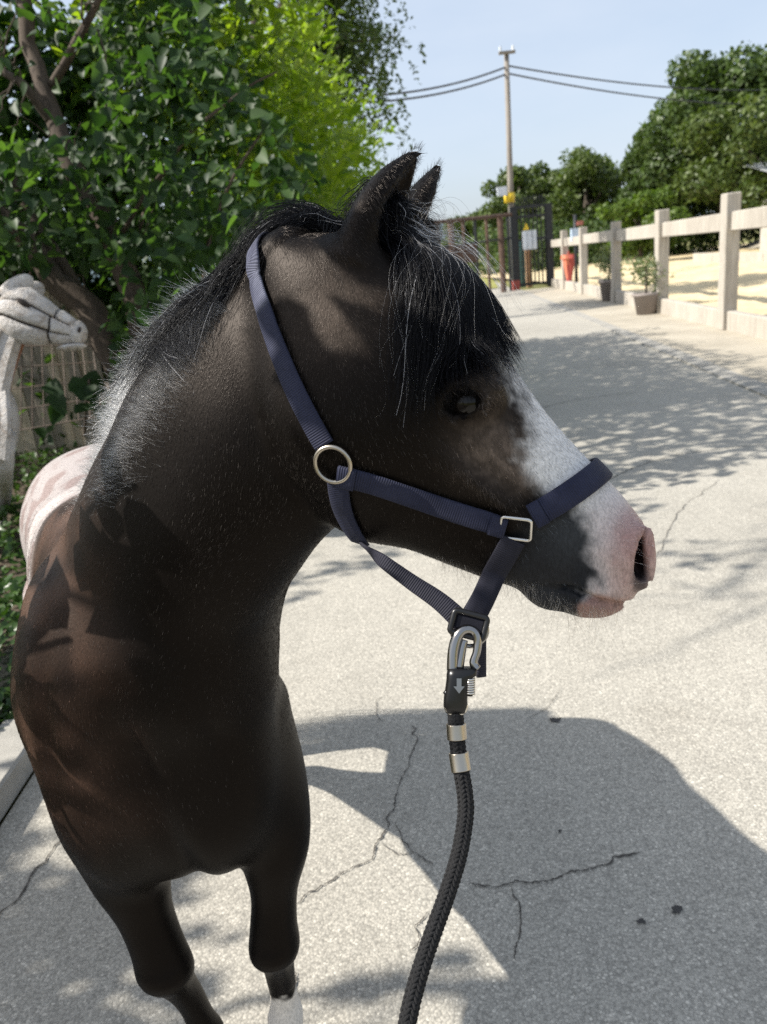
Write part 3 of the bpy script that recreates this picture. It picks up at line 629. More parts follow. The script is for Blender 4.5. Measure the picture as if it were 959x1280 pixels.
n_ = 14; V = []; lv = [(.0, .05), (.12, .05), (.35, .08), (.75, .15), (1.05, .20), (zr - .12, .22), (zr, .19)]
for z, rr in lv:
    for k in range(n_): a = 2 * math.pi * k / n_; r2 = rr * (1 + .16 * (k % 2)); V.append((rc[0] + r2 * math.cos(a), rc[1] + r2 * math.sin(a), z))
qf = [(i * n_ + k, i * n_ + (k + 1) % n_, (i + 1) * n_ + (k + 1) % n_, (i + 1) * n_ + k) for i in range(len(lv) - 1) for k in range(n_)] + [tuple(range((len(lv) - 1) * n_, len(lv) * n_))]
o = mesh_np('canopy', V, qf, M_redcloth, par, False); o.data.materials.append(M_orcloth)
for pgn in o.data.polygons:
    if pgn.center.x - rc[0] < -.07: pgn.material_index = 1
MB().tube([(rc[0], rc[1], -.02), (rc[0], rc[1], zr + .1)], .03, 8).build('pole', M_redpaint, par)
# potted olives
M_pot = simple('grey_brown_pot', (.235, .205, .19), .7, 0, .1, 6)
for i, (px, py, hz1, lab) in enumerate(((808, 393, 318, 'nearer potted olive with a tilted rim beside the timber fence'), (762, 376, 305, 'farther potted olive in a taupe pot beside the timber fence'))):
    c = GR(px, py); hp = rayat(px, py - 25, c[1])[2] + .02; rr = .235
    po = empty('potted_olive', tuple(c)); tag(po, lab, 'potted plant', 'potted olives along the arena fence')
    pr_ = [(rr * .72, .0), (rr * .95, hp * .86), (rr * 1.06, hp * .86), (rr * 1.08, hp), (rr * .98, hp), (rr * .94, hp * .9)]
    n_ = 22; V = [(c[0] + a * math.cos(2 * math.pi * k / n_), c[1] + a * math.sin(2 * math.pi * k / n_), z + .012) for a, z in pr_ for k in range(n_)]
    Fp = [(j * n_ + k, j * n_ + (k + 1) % n_, (j + 1) * n_ + (k + 1) % n_, (j + 1) * n_ + k) for j in range(len(pr_) - 1) for k in range(n_)] + [tuple(range(n_))[::-1]]
    mesh_np('pot', V, Fp, M_pot, po, True)
    MB().tube([(c[0], c[1], hp * .85), (c[0], c[1], hp * .88)], rr * .93, 20).build('soil', M_soil, po)
    zt = rayat(px, hz1, c[1])[2]; MB().tube(branch_path((c[0], c[1], hp * .8), (c[0], c[1], zt * .93), 8, .03), np.linspace(.022, .008, 8), 7).build('trunk', M_barkfar, po, True)
    cc = (c[0], c[1], zt * .80); p, d = blob_points(420, [((c[0] + rng.normal(0, .12), c[1] + rng.normal(0, .12), zt * .74 + rng.normal(0, .16)), np.array([.2, .2, .2])) for _ in range(9)])
    leaves('crown', p, rng.uniform(.07, .12, len(p)), 'lance', M_olive, po, (0, 0, .6), .8)

# ================================================================ left: wire panel, boards, carved wooden horse
M_board = wood_mat('grey_board', (.17, .145, .115), (.34, .30, .245)); M_board2 = wood_mat('pale_board', (.34, .28, .20), (.52, .45, .35))
bf = empty('board_fence', tuple(GR(70, 531))); tag(bf, 'old grey board fence behind the wire panel at the left', 'fence')
yb_ = 6.0
for i, px in enumerate(range(-60, 128, 13)):
    p0 = rayat(px, 470, yb_); ztop = rayat(px, 352 + rng.normal(0, 5), yb_)[2]
    MB().box((p0[0], yb_ + rng.normal(0, .012), ztop / 2 - .01), (.082, .022, ztop), rz=0, bev=.003).build('board', M_board2 if rng.random() < .35 else M_board, bf)
for z in (.3, .95): MB().box((rayat(30, 450, yb_)[0], yb_ + .04, z), (1.3, .04, .07)).build('cross_rail', M_board, bf)
M_wire2 = simple('rusty_wire', (.10, .075, .06), .6, .4, .3, 10)
wp = empty('wire_panel', tuple(GR(70, 540))); tag(wp, 'leaning welded wire mesh panel in front of the board fence', 'wire panel')
A0, A1, B0, B1 = PX(12, 540, 5.4), PX(128, 520, 5.4), PX(18, 330, 5.6), PX(104, 345, 5.6)
for i in range(9):
    t = i / 8; MB().tube([A0 + (A1 - A0) * t, B0 + (B1 - B0) * t], .0045, 5).build('wire', M_wire2, wp)
for i in range(9):
    t = i / 8; MB().tube([A0 + (B0 - A0) * t, A1 + (B1 - A1) * t], .0045, 5).build('wire', M_wire2, wp)
# carved horse of whitewashed wood pieces
def whitewash():
    t = NT('whitewashed_wood'); co = t.co('Object', (6, 6, 6)); c = t.ramp(t.noise(2.5, 6, .7, co, 1.2), [(.30, (.20, .15, .115)), (.42, (.40, .36, .32)), (.52, (.50, .47, .44)), (.75, (.60, .58, .56))])
    return t.done(t.bsdf(c, .75, 0, .3, t.bump(t.noise(9, 5, .7, co), .8, .02)))
M_ww = whitewash(); M_gap = simple('dark_gap', (.03, .022, .018), .9); M_redwood = wood_mat('red_brown_wood', (.17, .07, .04), (.33, .16, .09))
Zs = 3.75
hs = empty('wooden_horse', tuple(GR(-20, 675))); tag(hs, 'whitewashed wooden horse figure built of carved planks at the left edge', 'statue')
SU = CR * .93 + CU * -.36; SV = CR * .36 + CU * .93                       # along the statue head, dorsal
def sp(u, v, w_=0): return PX(50, 390, Zs) + (u * CR - v * CU) * Zs / FPX + w_ * CF   # photo pixels round (50,390)
class HeadLoft:
    # u: station, (centre px, half height px, half width m)
    st = [(-48, 4, 20, .075), (-34, 2, 29, .10), (-12, 7, 34, .105), (10, 14, 27, .085), (28, 20, 20, .065), (42, 24, 15, .052), (52, 28, 11, .045)]
    def p(s, u, a, off=0.):
        q = np.array(s.st, float); cy = np.interp(u, q[:, 0], q[:, 1]); hh_ = np.interp(u, q[:, 0], q[:, 2]); hw = np.interp(u, q[:, 0], q[:, 3])
        sk = .28 * (-(hh_) * math.cos(a))                     # sections lean
        return sp(u - sk * .4, cy - (hh_ + off * 250) * math.cos(a), 0) - CF * (hw + off) * math.sin(a)
HL = HeadLoft()
def patch(u0, u1, a0, a1, off, mat, name='plank', nu=7, na=6, parent=hs):
    V = []; 
    for o_ in (off, off - .035):
        for i in range(nu):
            for j in range(na):
                t_, s_ = i / (nu - 1), j / (na - 1); u_ = u0[0] + (u1[0] - u0[0]) * t_ if isinstance(u0, tuple) else u0 + (u1 - u0) * t_
                aa = (a0[0] + (a0[1] - a0[0]) * t_) * (1 - s_) + (a1[0] + (a1[1] - a1[0]) * t_) * s_
                e_ = .010 if (i in (0, nu - 1) or j in (0, na - 1)) else 0
                V.append(HL.p(u_, aa, o_ - e_))
    k_ = nu * na; F = []
    for i in range(nu - 1):
        for j in range(na - 1):
            a = i * na + j; F.append((a, a + 1, a + na + 1, a + na)); F.append((k_ + a, k_ + a + na, k_ + a + na + 1, k_ + a + 1))
    ring = [j for j in range(na)] + [i * na + na - 1 for i in range(1, nu)] + [(nu - 1) * na + j for j in range(na - 2, -1, -1)] + [i * na for i in range(nu - 2, 0, -1)]
    for i in range(len(ring)): a, b = ring[i], ring[(i + 1) % len(ring)]; F.append((a, k_ + a, k_ + b, b))
    return mesh_np(name, V, F, mat, parent, True)
R = math.radians
core = []
patch(-46, 50, (R(2), R(2)), (R(358), R(358)), -.012, M_gap, 'core', 14, 24)
patch(-46, 22, (R(4), R(4)), (R(58), R(66)), .012, M_ww)           # forehead
patch(-46, 18, (R(64), R(73)), (R(100), R(112)), .012, M_ww)       # cheek strip with the eye
patch(-44, 16, (R(106), R(120)), (R(178), R(178)), .012, M_ww)     # jowl
patch(25, 48, (R(4), R(4)), (R(66), R(72)), .010, M_ww)            # nose
patch(21, 46, (R(74), R(78)), (R(118), R(118)), .010, M_ww)
patch(19, 44, (R(124), R(124)), (R(178), R(178)), .008, M_ww)      # lower jaw
patch(-46, 44, (R(182), R(182)), (R(356), R(356)), .008, M_ww)     # far side
mz = MB(); c = sp(54, 30, 0); 
def ellmesh(c, a1, a2, a3, r1, r2, r3, nu=10, nv=14):
    V = []; F = []
    for i in range(nu + 1):
        th = math.pi * i / nu
        for j in range(nv): ph = 2 * math.pi * j / nv; V.append(c + a1 * r1 * math.cos(th) + (a2 * r2 * math.cos(ph) + a3 * r3 * math.sin(ph)) * math.sin(th))
    for i in range(nu):
        for j in range(nv): F.append((i * nv + j, i * nv + (j + 1) % nv, (i + 1) * nv + (j + 1) % nv, (i + 1) * nv + j))
    return V, F
MB().add(*ellmesh(sp(47, 26), CR, CU, CF, .045, .062, .055)).build('muzzle', M_ww, hs, True); mzo_ = bpy.data.objects['muzzle']
MB().add(*ellmesh(sp(40, 44), CR * .97 + CU * .1, CU, CF, .075, .016, .04)).build('lip', M_ww, hs, True)
MB().add(*ellmesh(sp(54, 25) - CF * .045, CU * .95 + CR * .2, CR, CF, .016, .007, .012)).build('nostril', M_gap, mzo_, True)
MB().add(*ellmesh(sp(-8, -4) - CF * .108, CR * .9 - CU * .42, CU, CF, .034, .017, .016)).build('eye', M_gap, hs, True)
ea = [sp(-42, -16), sp(-28, -30), sp(-14, -40), sp(-9, -43)]
MB().tube(cat_rom(ea, 10), [.05, .055, .055, .052, .048, .042, .035, .026, .015, .004], 10, flat=.5).build('ear', M_ww, hs, True)
MB().tube(cat_rom([e + CF * .12 for e in ea], 10), [.05, .055, .055, .052, .048, .042, .035, .026, .015, .004], 10, flat=.5).build('ear', M_ww, hs, True)
# neck, breast and leg planks
def plank(pts, w0, w1, th, mat, name='plank', face=-CF):
    P = cat_rom(np.array(pts), 9); T = np.gradient(P, axis=0); T /= np.linalg.norm(T, axis=1)[:, None]; V = []
    for i, p in enumerate(P):
        S = np.cross(T[i], face); S /= np.linalg.norm(S); w_ = w0 + (w1 - w0) * i / 8
        V += [p - S * w_ + face * 0, p - S * w_ * .7 + face * th, p + S * w_ * .7 + face * th, p + S * w_, p - face * th]
    F = [(i * 5 + k, i * 5 + (k + 1) % 5, (i + 1) * 5 + (k + 1) % 5, (i + 1) * 5 + k) for i in range(8) for k in range(5)] + [tuple(range(5))[::-1], tuple(range(40, 45))]
    return mesh_np(name, V, F, mat, hs, False)
plank([sp(-30, 22), sp(-42, 60), sp(-52, 100)], .045, .055, .05, M_ww); plank([sp(-40, -10), sp(-58, 30), sp(-75, 80)], .07, .09, .06, M_ww); plank([sp(-58, -20), sp(-80, 20), sp(-110, 70)], .08, .1, .06, M_ww)
plank([sp(-26, 30) + CF * .03, sp(-38, 60) + CF * .03, sp(-48, 95) + CF * .03], .025, .03, .02, M_redwood)
MB().add(*ellmesh(PX(-22, 530, Zs + .05), CU, CR, CF, .26, .17, .17, 12, 18)).build('breast', M_ww, hs, True)
for k in range(4): plank([PX(-30 + k * 12, 490, Zs - .09), PX(-34 + k * 14, 530, Zs - .13), PX(-28 + k * 11, 575, Zs - .10)], .022, .024, .025, M_ww)
MB().add(*ellmesh(PX(-190, 545, Zs + .55), CR, CU, CF, .72, .27, .25, 14, 18)).build('barrel', M_ww, hs, True)
def leg_s(pxs, rad): MB().tube(cat_rom([PX(*q) for q in pxs], 14), rad, 12).build('leg', M_ww, hs, True)
lr = [.075, .07, .062, .056, .05, .046, .042, .042, .038, .032, .03, .032, .036, .03]
gfoot = GR(0, 664); zf = float((gfoot - CAM) @ CF)
leg_s([(0, 545, Zs), (3, 580, Zs), (5, 615, (Zs + zf) / 2), (3, 640, zf), (0, 664, zf)], lr)
leg_s([(-60, 545, Zs + .1), (-55, 590, Zs + .1), (-52, 640, Zs), (-54, 668, Zs - .05)], lr); leg_s([(-330, 560, Zs + 1.0), (-335, 620, Zs + .95), (-335, 660, Zs + .9)], lr); leg_s([(-290, 560, Zs + 1.2), (-292, 600, Zs + 1.2), (-292, 640, Zs + 1.2)], lr)
# ---------------------------------------------------------------- pony: implicit body shape
def smin(a, b, k):
    h = np.clip(0.5 + 0.5 * (b - a) / k, 0, 1)
    return b * (1 - h) + a * h - k * h * (1 - h)
def smax(a, b, k): return -smin(-a, -b, k)

def sd_ell(p, c, ax, rad):
    q = (p - c) @ np.asarray(ax).T
    q0 = q / rad
    k0 = np.sqrt((q0 ** 2).sum(-1)); k1 = np.sqrt(((q0 / rad) ** 2).sum(-1))
    return k0 * (k0 - 1.0) / np.maximum(k1, 1e-9)
IDN = np.eye(3)

class Loft:
    """generalised cylinder: parallel sections along a chord; centre, radii up/down/side, exponent, egg taper, end caps"""
    def __init__(s, cen, dor, up, dn, lat, ex=2.2, egg=0.0, n=48, cap=(1., 1.), ax=None):
        cen = np.asarray(cen, float); m = len(cen)
        s.A = cen[-1] - cen[0] if ax is None else np.asarray(ax, float); s.A = s.A / np.linalg.norm(s.A)
        N = np.asarray(dor, float); N = N - (N @ s.A) * s.A; s.N = N / np.linalg.norm(N); s.B = np.cross(s.A, s.N)
        s.o = cen[0]; l = (cen - s.o) @ s.A
        raw = np.stack([(cen - s.o) @ s.N, (cen - s.o) @ s.B, np.asarray(up, float), np.asarray(dn, float), np.asarray(lat, float)], 1)
        s.l = np.linspace(l[0], l[-1], n)
        # monotone-ish cubic (finite-difference tangents)
        tg = np.gradient(raw, l, axis=0)
        i = np.clip(np.searchsorted(l, s.l) - 1, 0, m - 2); h = (l[i + 1] - l[i])[:, None]; x = ((s.l - l[i])[:, None]) / h
        h00 = 2 * x ** 3 - 3 * x ** 2 + 1; h10 = x ** 3 - 2 * x ** 2 + x; h01 = -2 * x ** 3 + 3 * x ** 2; h11 = x ** 3 - x ** 2
        s.v = h00 * raw[i] + h10 * h * tg[i] + h01 * raw[i + 1] + h11 * h * tg[i + 1]
        s.v[:, 2:] = np.maximum(s.v[:, 2:], .0015)
        s.ex = ex; s.egg = egg; s.cap = cap
    def __call__(s, p):
        v = p - s.o; l = v @ s.A
        lo, hi = s.l[0], s.l[-1]
        over = np.where(l < lo, l - lo, np.where(l > hi, l - hi, 0.0))
        x = (np.clip(l, lo, hi) - lo) / (hi - lo) * (len(s.l) - 1); i = np.minimum(x.astype(int), len(s.l) - 2); x = (x - i)[:, None]
        g = s.v[i] * (1 - x) + s.v[i + 1] * x
        a = v @ s.N - g[:, 0]; b = v @ s.B - g[:, 1]
        ra = np.where(a > 0, g[:, 2], g[:, 3]); qa = a / ra
        rb = g[:, 4] * (1 - s.egg * np.clip(qa, -1, 1))
        ro = np.where(over < 0, s.cap[0], s.cap[1]) * np.minimum(np.sqrt(g[:, 2] * g[:, 3]), g[:, 4])
        e = s.ex
        rho = (np.abs(qa) ** e + np.abs(b / rb) ** e + np.abs(over / ro) ** e) ** (1 / e)
        pl = np.sqrt(a * a + b * b + over * over)
        d = pl * (1 - 1 / np.maximum(rho, 1e-6))
        return np.where(rho < 0.3, -0.7 * np.minimum(ra, rb), d)

# head frame (u: poll to nose, v: dorsal, w: the horse's right side, towards the camera)
HA = PX(440, 275, .87); HB = PX(818, 680, .832)
Hu = (HB - HA); Hu /= np.linalg.norm(Hu)
Hv = .731 * CR + .682 * CU; Hv -= (Hv @ Hu) * Hu; Hv /= np.linalg.norm(Hv)
Hw = np.cross(Hv, Hu); Hw = Hw if Hw @ CF < 0 else -Hw
al = math.radians(13); Hv, Hw = math.cos(al) * Hv + math.sin(al) * Hw, math.cos(al) * Hw - math.sin(al) * Hv
HS = .000866
HAX = np.stack([Hu, Hv, Hw])
def HP(u, v, w): return HA + HS * (u * Hu + v * Hv) + w * Hw      # u, v in photo pixels, w in metres
def Hloc(p):
    q = (p - HA) @ HAX.T
    return q / np.array([HS, HS, 1.])

#        u    dorsal ventral halfwidth
HST = [(-20, -60, -150, .058), (30, -14, -185, .074), (85, 16, -228, .086), (140, 36, -258, .095), (200, 38, -290, .097),
       (268, 25, -294, .090), (320, 17, -274, .080), (367, 12, -238, .070), (420, 11, -210, .062), (463, 12, -187, .058),
       (510, 11, -158, .056), (540, 6, -140, .054), (562, -8, -128, .050)]
HDV = np.array(HST)
def head_cen(i): return HP(HDV[i, 0], .5 * (HDV[i, 1] + HDV[i, 2]), 0)
hh = .5 * (HDV[:, 1] - HDV[:, 2]) * HS
L_head = Loft([HP(q[0], .42 * q[1] + .58 * q[2] + .16 * (q[1] - q[2]), 0) for q in HST], Hv,
              (HDV[:, 1] - HDV[:, 2]) * HS * .42, (HDV[:, 1] - HDV[:, 2]) * HS * .58, HDV[:, 3], ex=2.35, egg=-.10, n=60, cap=(.8, .55), ax=Hu)

NK = [(425, 400, .90, .095, .12, .068), (365, 487, .92, .148, .158, .074), (320, 530, .94, .150, .160, .080), (278, 582, .97, .148, .157, .090),
      (250, 632, 1.01, .150, .155, .104), (230, 685, 1.06, .160, .156, .126), (212, 760, 1.12, .18, .16, .152)]
L_neck = Loft([PX(*q[:3]) for q in NK], -.80 * CR + .60 * CU, [q[3] for q in NK], [q[4] for q in NK], [q[5] for q in NK], ex=2.1, egg=.28, n=40)

TO = [(-.350, .985, .80, .14, .235, .155), (-.372, 1.08, .81, .20, .28, .165), (-.412, 1.2, .82, .23, .29, .190), (-.475, 1.4, .80, .205, .29, .225), (-.54, 1.6, .79, .212, .27, .250),
      (-.595, 1.74, .80, .225, .23, .26), (-.625, 1.88, .80, .195, .20, .235)]
L_torso = Loft([q[:3] for q in TO], np.array([0, 0, 1.]), [q[3] for q in TO], [q[4] for q in TO], [q[5] for q in TO], ex=2.35, n=40, cap=(.75, .5), ax=(0, 1, 0))

def leg(pts, fwd=(0, -1., 0)):
    return Loft([q[:3] for q in pts], np.array(fwd), [q[3] for q in pts], [q[4] for q in pts], [q[5] for q in pts], ex=2.1, n=60, cap=(.5, .25), ax=(0, 0, -1))
#  x, y, z, front, back, side
LEGS = [
 leg([(-.470, 1.05, .70, .10, .11, .085), (-.468, 1.015, .60, .082, .10, .075), (-.452, .985, .50, .060, .078, .062), (-.436, .965, .42, .042, .052, .041), (-.424, .955, .365, .042, .040, .041),
      (-.418, .950, .330, .046, .040, .044), (-.413, .962, .285, .030, .036, .029), (-.405, .978, .23, .022, .030, .024), (-.398, .988, .165, .022, .030, .024), (-.394, .988, .13, .028, .036, .031),
      (-.392, .975, .095, .026, .030, .028), (-.391, .962, .062, .034, .034, .036), (-.390, .952, .03, .045, .045, .046), (-.390, .945, .004, .054, .052, .052)]),
 leg([(-.250, 1.07, .70, .09, .11, .064), (-.230, 1.03, .60, .078, .10, .064), (-.226, 1.00, .50, .056, .078, .056), (-.236, .985, .42, .040, .052, .037), (-.244, .975, .365, .041, .040, .038),
      (-.247, .970, .330, .045, .040, .041), (-.250, .985, .285, .029, .036, .028), (-.254, 1.0, .23, .022, .030, .024), (-.258, 1.01, .165, .022, .030, .024), (-.261, 1.01, .13, .028, .036, .031),
      (-.262, .998, .095, .026, .030, .028), (-.263, .985, .062, .034, .034, .036), (-.264, .975, .03, .045, .045, .046), (-.264, .968, .004, .054, .052, .052)])]
for xo, yo in ((-.71, 1.72), (-.52, 1.86)):
    LEGS.append(leg([(xo, yo - .08, .74, .16, .16, .10), (xo + .005, yo - .06, .62, .13, .14, .085), (xo + .01, yo + .0, .52, .075, .095, .062), (xo + .01, yo + .075, .43, .045, .055, .042),
      (xo + .01, yo + .115, .37, .040, .045, .038), (xo + .008, yo + .115, .31, .034, .040, .034), (xo + .005, yo + .105, .22, .024, .030, .026), (xo + .003, yo + .10, .15, .028, .034, .030),
      (xo, yo + .08, .10, .027, .030, .029), (xo, yo + .065, .06, .036, .034, .036), (xo, yo + .055, .03, .045, .045, .046), (xo, yo + .045, .004, .054, .052, .052)]))

def Hell(u, v, w, ru, rv, rw, tilt=0):
    t = math.radians(tilt); a = np.stack([math.cos(t) * Hu + math.sin(t) * Hv, math.cos(t) * Hv - math.sin(t) * Hu, Hw])
    return HP(u, v, w), a, np.array([ru * HS, rv * HS, rw])
EYE = (299, -49); EYEW = .080; EYEIN = -.0105
def _frame(P0, P1, nn):
    c = .5 * (P0 + P1); a = P1 - P0; a = a / np.linalg.norm(a); n = nn - (nn @ a) * a; n = n / np.linalg.norm(n); return c, np.stack([a, np.cross(n, a), n])
def _mir(c, A, s):
    if s > 0: return c, A
    m = np.eye(3) - 2 * np.outer(Hw, Hw); return HA + m @ (c - HA), A @ m.T
_EF = _frame(HP(275, -68.5, .0895), HP(297, -30, .1008), Hw)
if _EF[1][1] @ Hu > 0: _EF[1][1] *= -1                      # y axis of the eye points to the brow
_NF = _frame(HP(536, -6, .050), HP(583, -46, .040), Hw + .18 * Hu + .18 * Hv)
def eye_frame(s): return _mir(*_EF, s)
def nos_frame(s): return _mir(*_NF, s)
def nos_carve(q, s):
    nc, na = nos_frame(s); x_, y_, z_ = ((q - nc) @ na.T).T; y2 = y_ - 9. * x_ * x_
    return (np.sqrt((x_ / .0245) ** 2 + (y2 / (.0086 + .12 * x_.clip(-.02, .02))) ** 2 + ((z_ - .002) / .020) ** 2) - 1) * .009
def sdf(p):
    p = np.asarray(p, float)
    d = L_torso(p)
    d = smin(d, L_neck(p), .07)
    # shoulders and breast
    fr_ = np.where(p[:, 1] < 1.5)[0]
    for c, rd in (((-.46, 1.04, .78), (.10, .14, .20)), ((-.285, 1.05, .73), (.078, .13, .17)), ((-.42, .965, .635), (.095, .095, .135)), ((-.30, .97, .635), (.10, .095, .13))):
        d[fr_] = smin(d[fr_], sd_ell(p[fr_], np.array(c), IDN, np.array(rd)), .06)
    # breast groove, shoulder crease and slow unevenness of muscle
    fx = p[fr_]; f_ = np.clip((1.02 - fx[:, 1]) / .08, 0, 1) * np.clip((.90 - fx[:, 2]) / .1, 0, 1)
    d[fr_] += .009 * np.exp(-((fx[:, 0] + .345 + .02 * np.sin(fx[:, 2] * 9)) / .020) ** 2) * f_
    for sx, x0 in ((-1, -.47), (1, -.255)):
        d[fr_] += .007 * np.exp(-((fx[:, 0] - x0 - sx * (-.10) * (fx[:, 2] - .80)) / .016) ** 2) * np.exp(-((fx[:, 2] - .78) / .13) ** 2) * np.clip((1.06 - fx[:, 1]) / .06, 0, 1)
    d += .0032 * np.sin(p[:, 0] * 34 + 1) * np.sin(p[:, 1] * 29 + 2) * np.sin(p[:, 2] * 25)
    m = p[:, 2] < .95
    if m.any():
        dm = d[m]; q = p[m]
        for j, lg in enumerate(LEGS):
            k = np.where((q[:, 1] < 1.45) if j < 2 else (q[:, 1] > 1.35))[0]
            if len(k): dm[k] = smin(dm[k], lg(q[k]), .035)
        d[m] = dm
    m = (p[:, 2] > .80) & (p[:, 1] < 1.25) & (p[:, 0] > -.32)
    if m.any(): 
        q = p[m]; dm = d[m]
        h = L_head(q)
        L = Hloc(q)
        # jowl (cheek), brow ridges, muzzle pads, chin, lips
        for s in (1, -1):
            c, a, rd = Hell(188, -158, s * .050, 118, 112, .052); h = smin(h, sd_ell(q, c, a, rd), .03)
            c, a, rd = Hell(281, -36, s * .075, 40, 30, .030, 50); h = smin(h, sd_ell(q, c, a, rd), .016)
            c, a, rd = Hell(335, -108, s * .056, 90, 11, .023, 8); h = smin(h, sd_ell(q, c, a, rd), .016)      # facial crest
            c, a, rd = Hell(545, -36, s * .034, 34, 36, .030); h = smin(h, sd_ell(q, c, a, rd), .02)      # nostril wing
            c, a, rd = Hell(564, -82, s * .022, 34, 38, .034); h = smin(h, sd_ell(q, c, a, rd), .02)      # upper lip
        c, a, rd = Hell(543, -131, 0, 38, 16, .036, 28); h = smin(h, sd_ell(q, c, a, rd), .014)           # lower lip and chin
        c, a, rd = Hell(520, -140, 0, 26, 20, .032, 0); h = smin(h, sd_ell(q, c, a, rd), .018)
        for s in (1, -1):
            # hollow above the eye, eye socket and lids, nostril (each only near its place)
            c, a, rd = Hell(229, -25, s * .098, 22, 20, .014); h = smax(h, -sd_ell(q, c, a, rd), .02)
            ec, ea = eye_frame(s); k = np.where(((q - ec) ** 2).sum(1) < .075 ** 2)[0]
            if len(k):
                qq = q[k]; hk = h[k]; x_, y_, z_ = ((qq - ec) @ ea.T).T
                hk = smin(hk, sd_ell(qq, ec + ea[1] * .016 - ea[2] * .006, ea, np.array([.024, .010, .012])), .010)           # brow over the eye
                tr_ = np.sqrt(((np.sqrt(x_ ** 2 + (1.6 * (y_ + .08 * x_)) ** 2) - .0232) / 1.3) ** 2 + (z_ - .0015 + .10 * np.abs(x_)) ** 2) - .0036
                hk = smin(hk, tr_, .006)
                hk = smax(hk, -sd_ell(qq, ec + ea[2] * .002, ea, np.array([.0202, .0124, .016])), .004)
                up_ = np.sqrt(((np.sqrt((x_ + .001) ** 2 + (1.6 * y_) ** 2) - .030) / 1.3) ** 2 + (z_ + .003) ** 2)
                h[k] = hk + .0022 * np.exp(-(up_ / .0022) ** 2) * (y_ > -.004)                                               # fold above the lid
            nc, na = nos_frame(s); k = np.where(((q - nc) ** 2).sum(1) < .075 ** 2)[0]
            if len(k):
                qq = q[k]; x_, y_, z_ = ((qq - nc) @ na.T).T
                tr_ = np.sqrt(((np.sqrt(x_ ** 2 + (1.9 * (y_ - 9. * x_ * x_)) ** 2) - .0265) / 1.4) ** 2 + (z_ + .001) ** 2) - .0042
                h[k] = smax(smin(h[k], tr_ + .0008, .014), -nos_carve(qq, s), .005)
        # mouth slit
        mu = L[:, 0]; mv = L[:, 1]
        line = np.interp(mu, [512, 522, 532, 543, 554, 573, 590, 600], [-132, -126, -113, -105, -101, -89, -77, -70])
        g = np.maximum(np.abs(mv - line) * HS - .0012, 0)
        ins = np.clip((mu - 510) / 16, 0, 1)
        h = h + .0095 * np.exp(-(g / .0032) ** 2) * ins
        # ears
        k = np.where(q[:, 2] > 1.22)[0]
        if len(k):
            for s in (1, -1): h[k] = smin(h[k], ear(q[k], s), .022)
        d2 = smin(dm, h, .014 + .045 * np.clip((q[:, 2] - 1.20) / .1, 0, 1))
        d[m] = d2
    return d
EARF = []
for s in (1, -1):
    # base, mid, tip in head coordinates
    if s > 0: b0, b1, b2, b3 = PX(450, 340, .825), PX(466, 285, .82), PX(493, 230, .825), PX(522, 187, .83)
    else:     b0, b1, b2, b3 = PX(500, 318, .925), PX(513, 275, .935), PX(530, 240, .94), PX(548, 207, .945)
    k = 1.12 if s > 0 else .92
    face = (.92 * CR + .10 * CU - .22 * CF) if s > 0 else (.80 * CR + .1 * CU + .30 * CF)
    ax = (b3 - b0) / np.linalg.norm(b3 - b0); face = face - (face @ ax) * ax; face /= np.linalg.norm(face)
    side = np.cross(ax, face)
    EARF.append((Loft([b0, b1, b2, b3], face, [.022 * k, .020 * k, .015 * k, .003], [.030 * k, .024 * k, .016 * k, .003], [.034 * k, .034 * k, .024 * k, .003], ex=2.0, n=20, cap=(.3, .5)),
                 Loft([b0 + face * .020 * k + ax * .025, b1 + face * .019 * k, b2 + face * .014 * k, b3 + face * .004 - ax * .012], face, [.020 * k, .020 * k, .012 * k, .002], [.022 * k, .020 * k, .013 * k, .002], [.020 * k, .0225 * k, .014 * k, .001], ex=2.0, n=20, cap=(.5, .4))))
def ear(p, s):
    a, b = EARF[0 if s > 0 else 1]
    return smax(a(p), -b(p), .006)
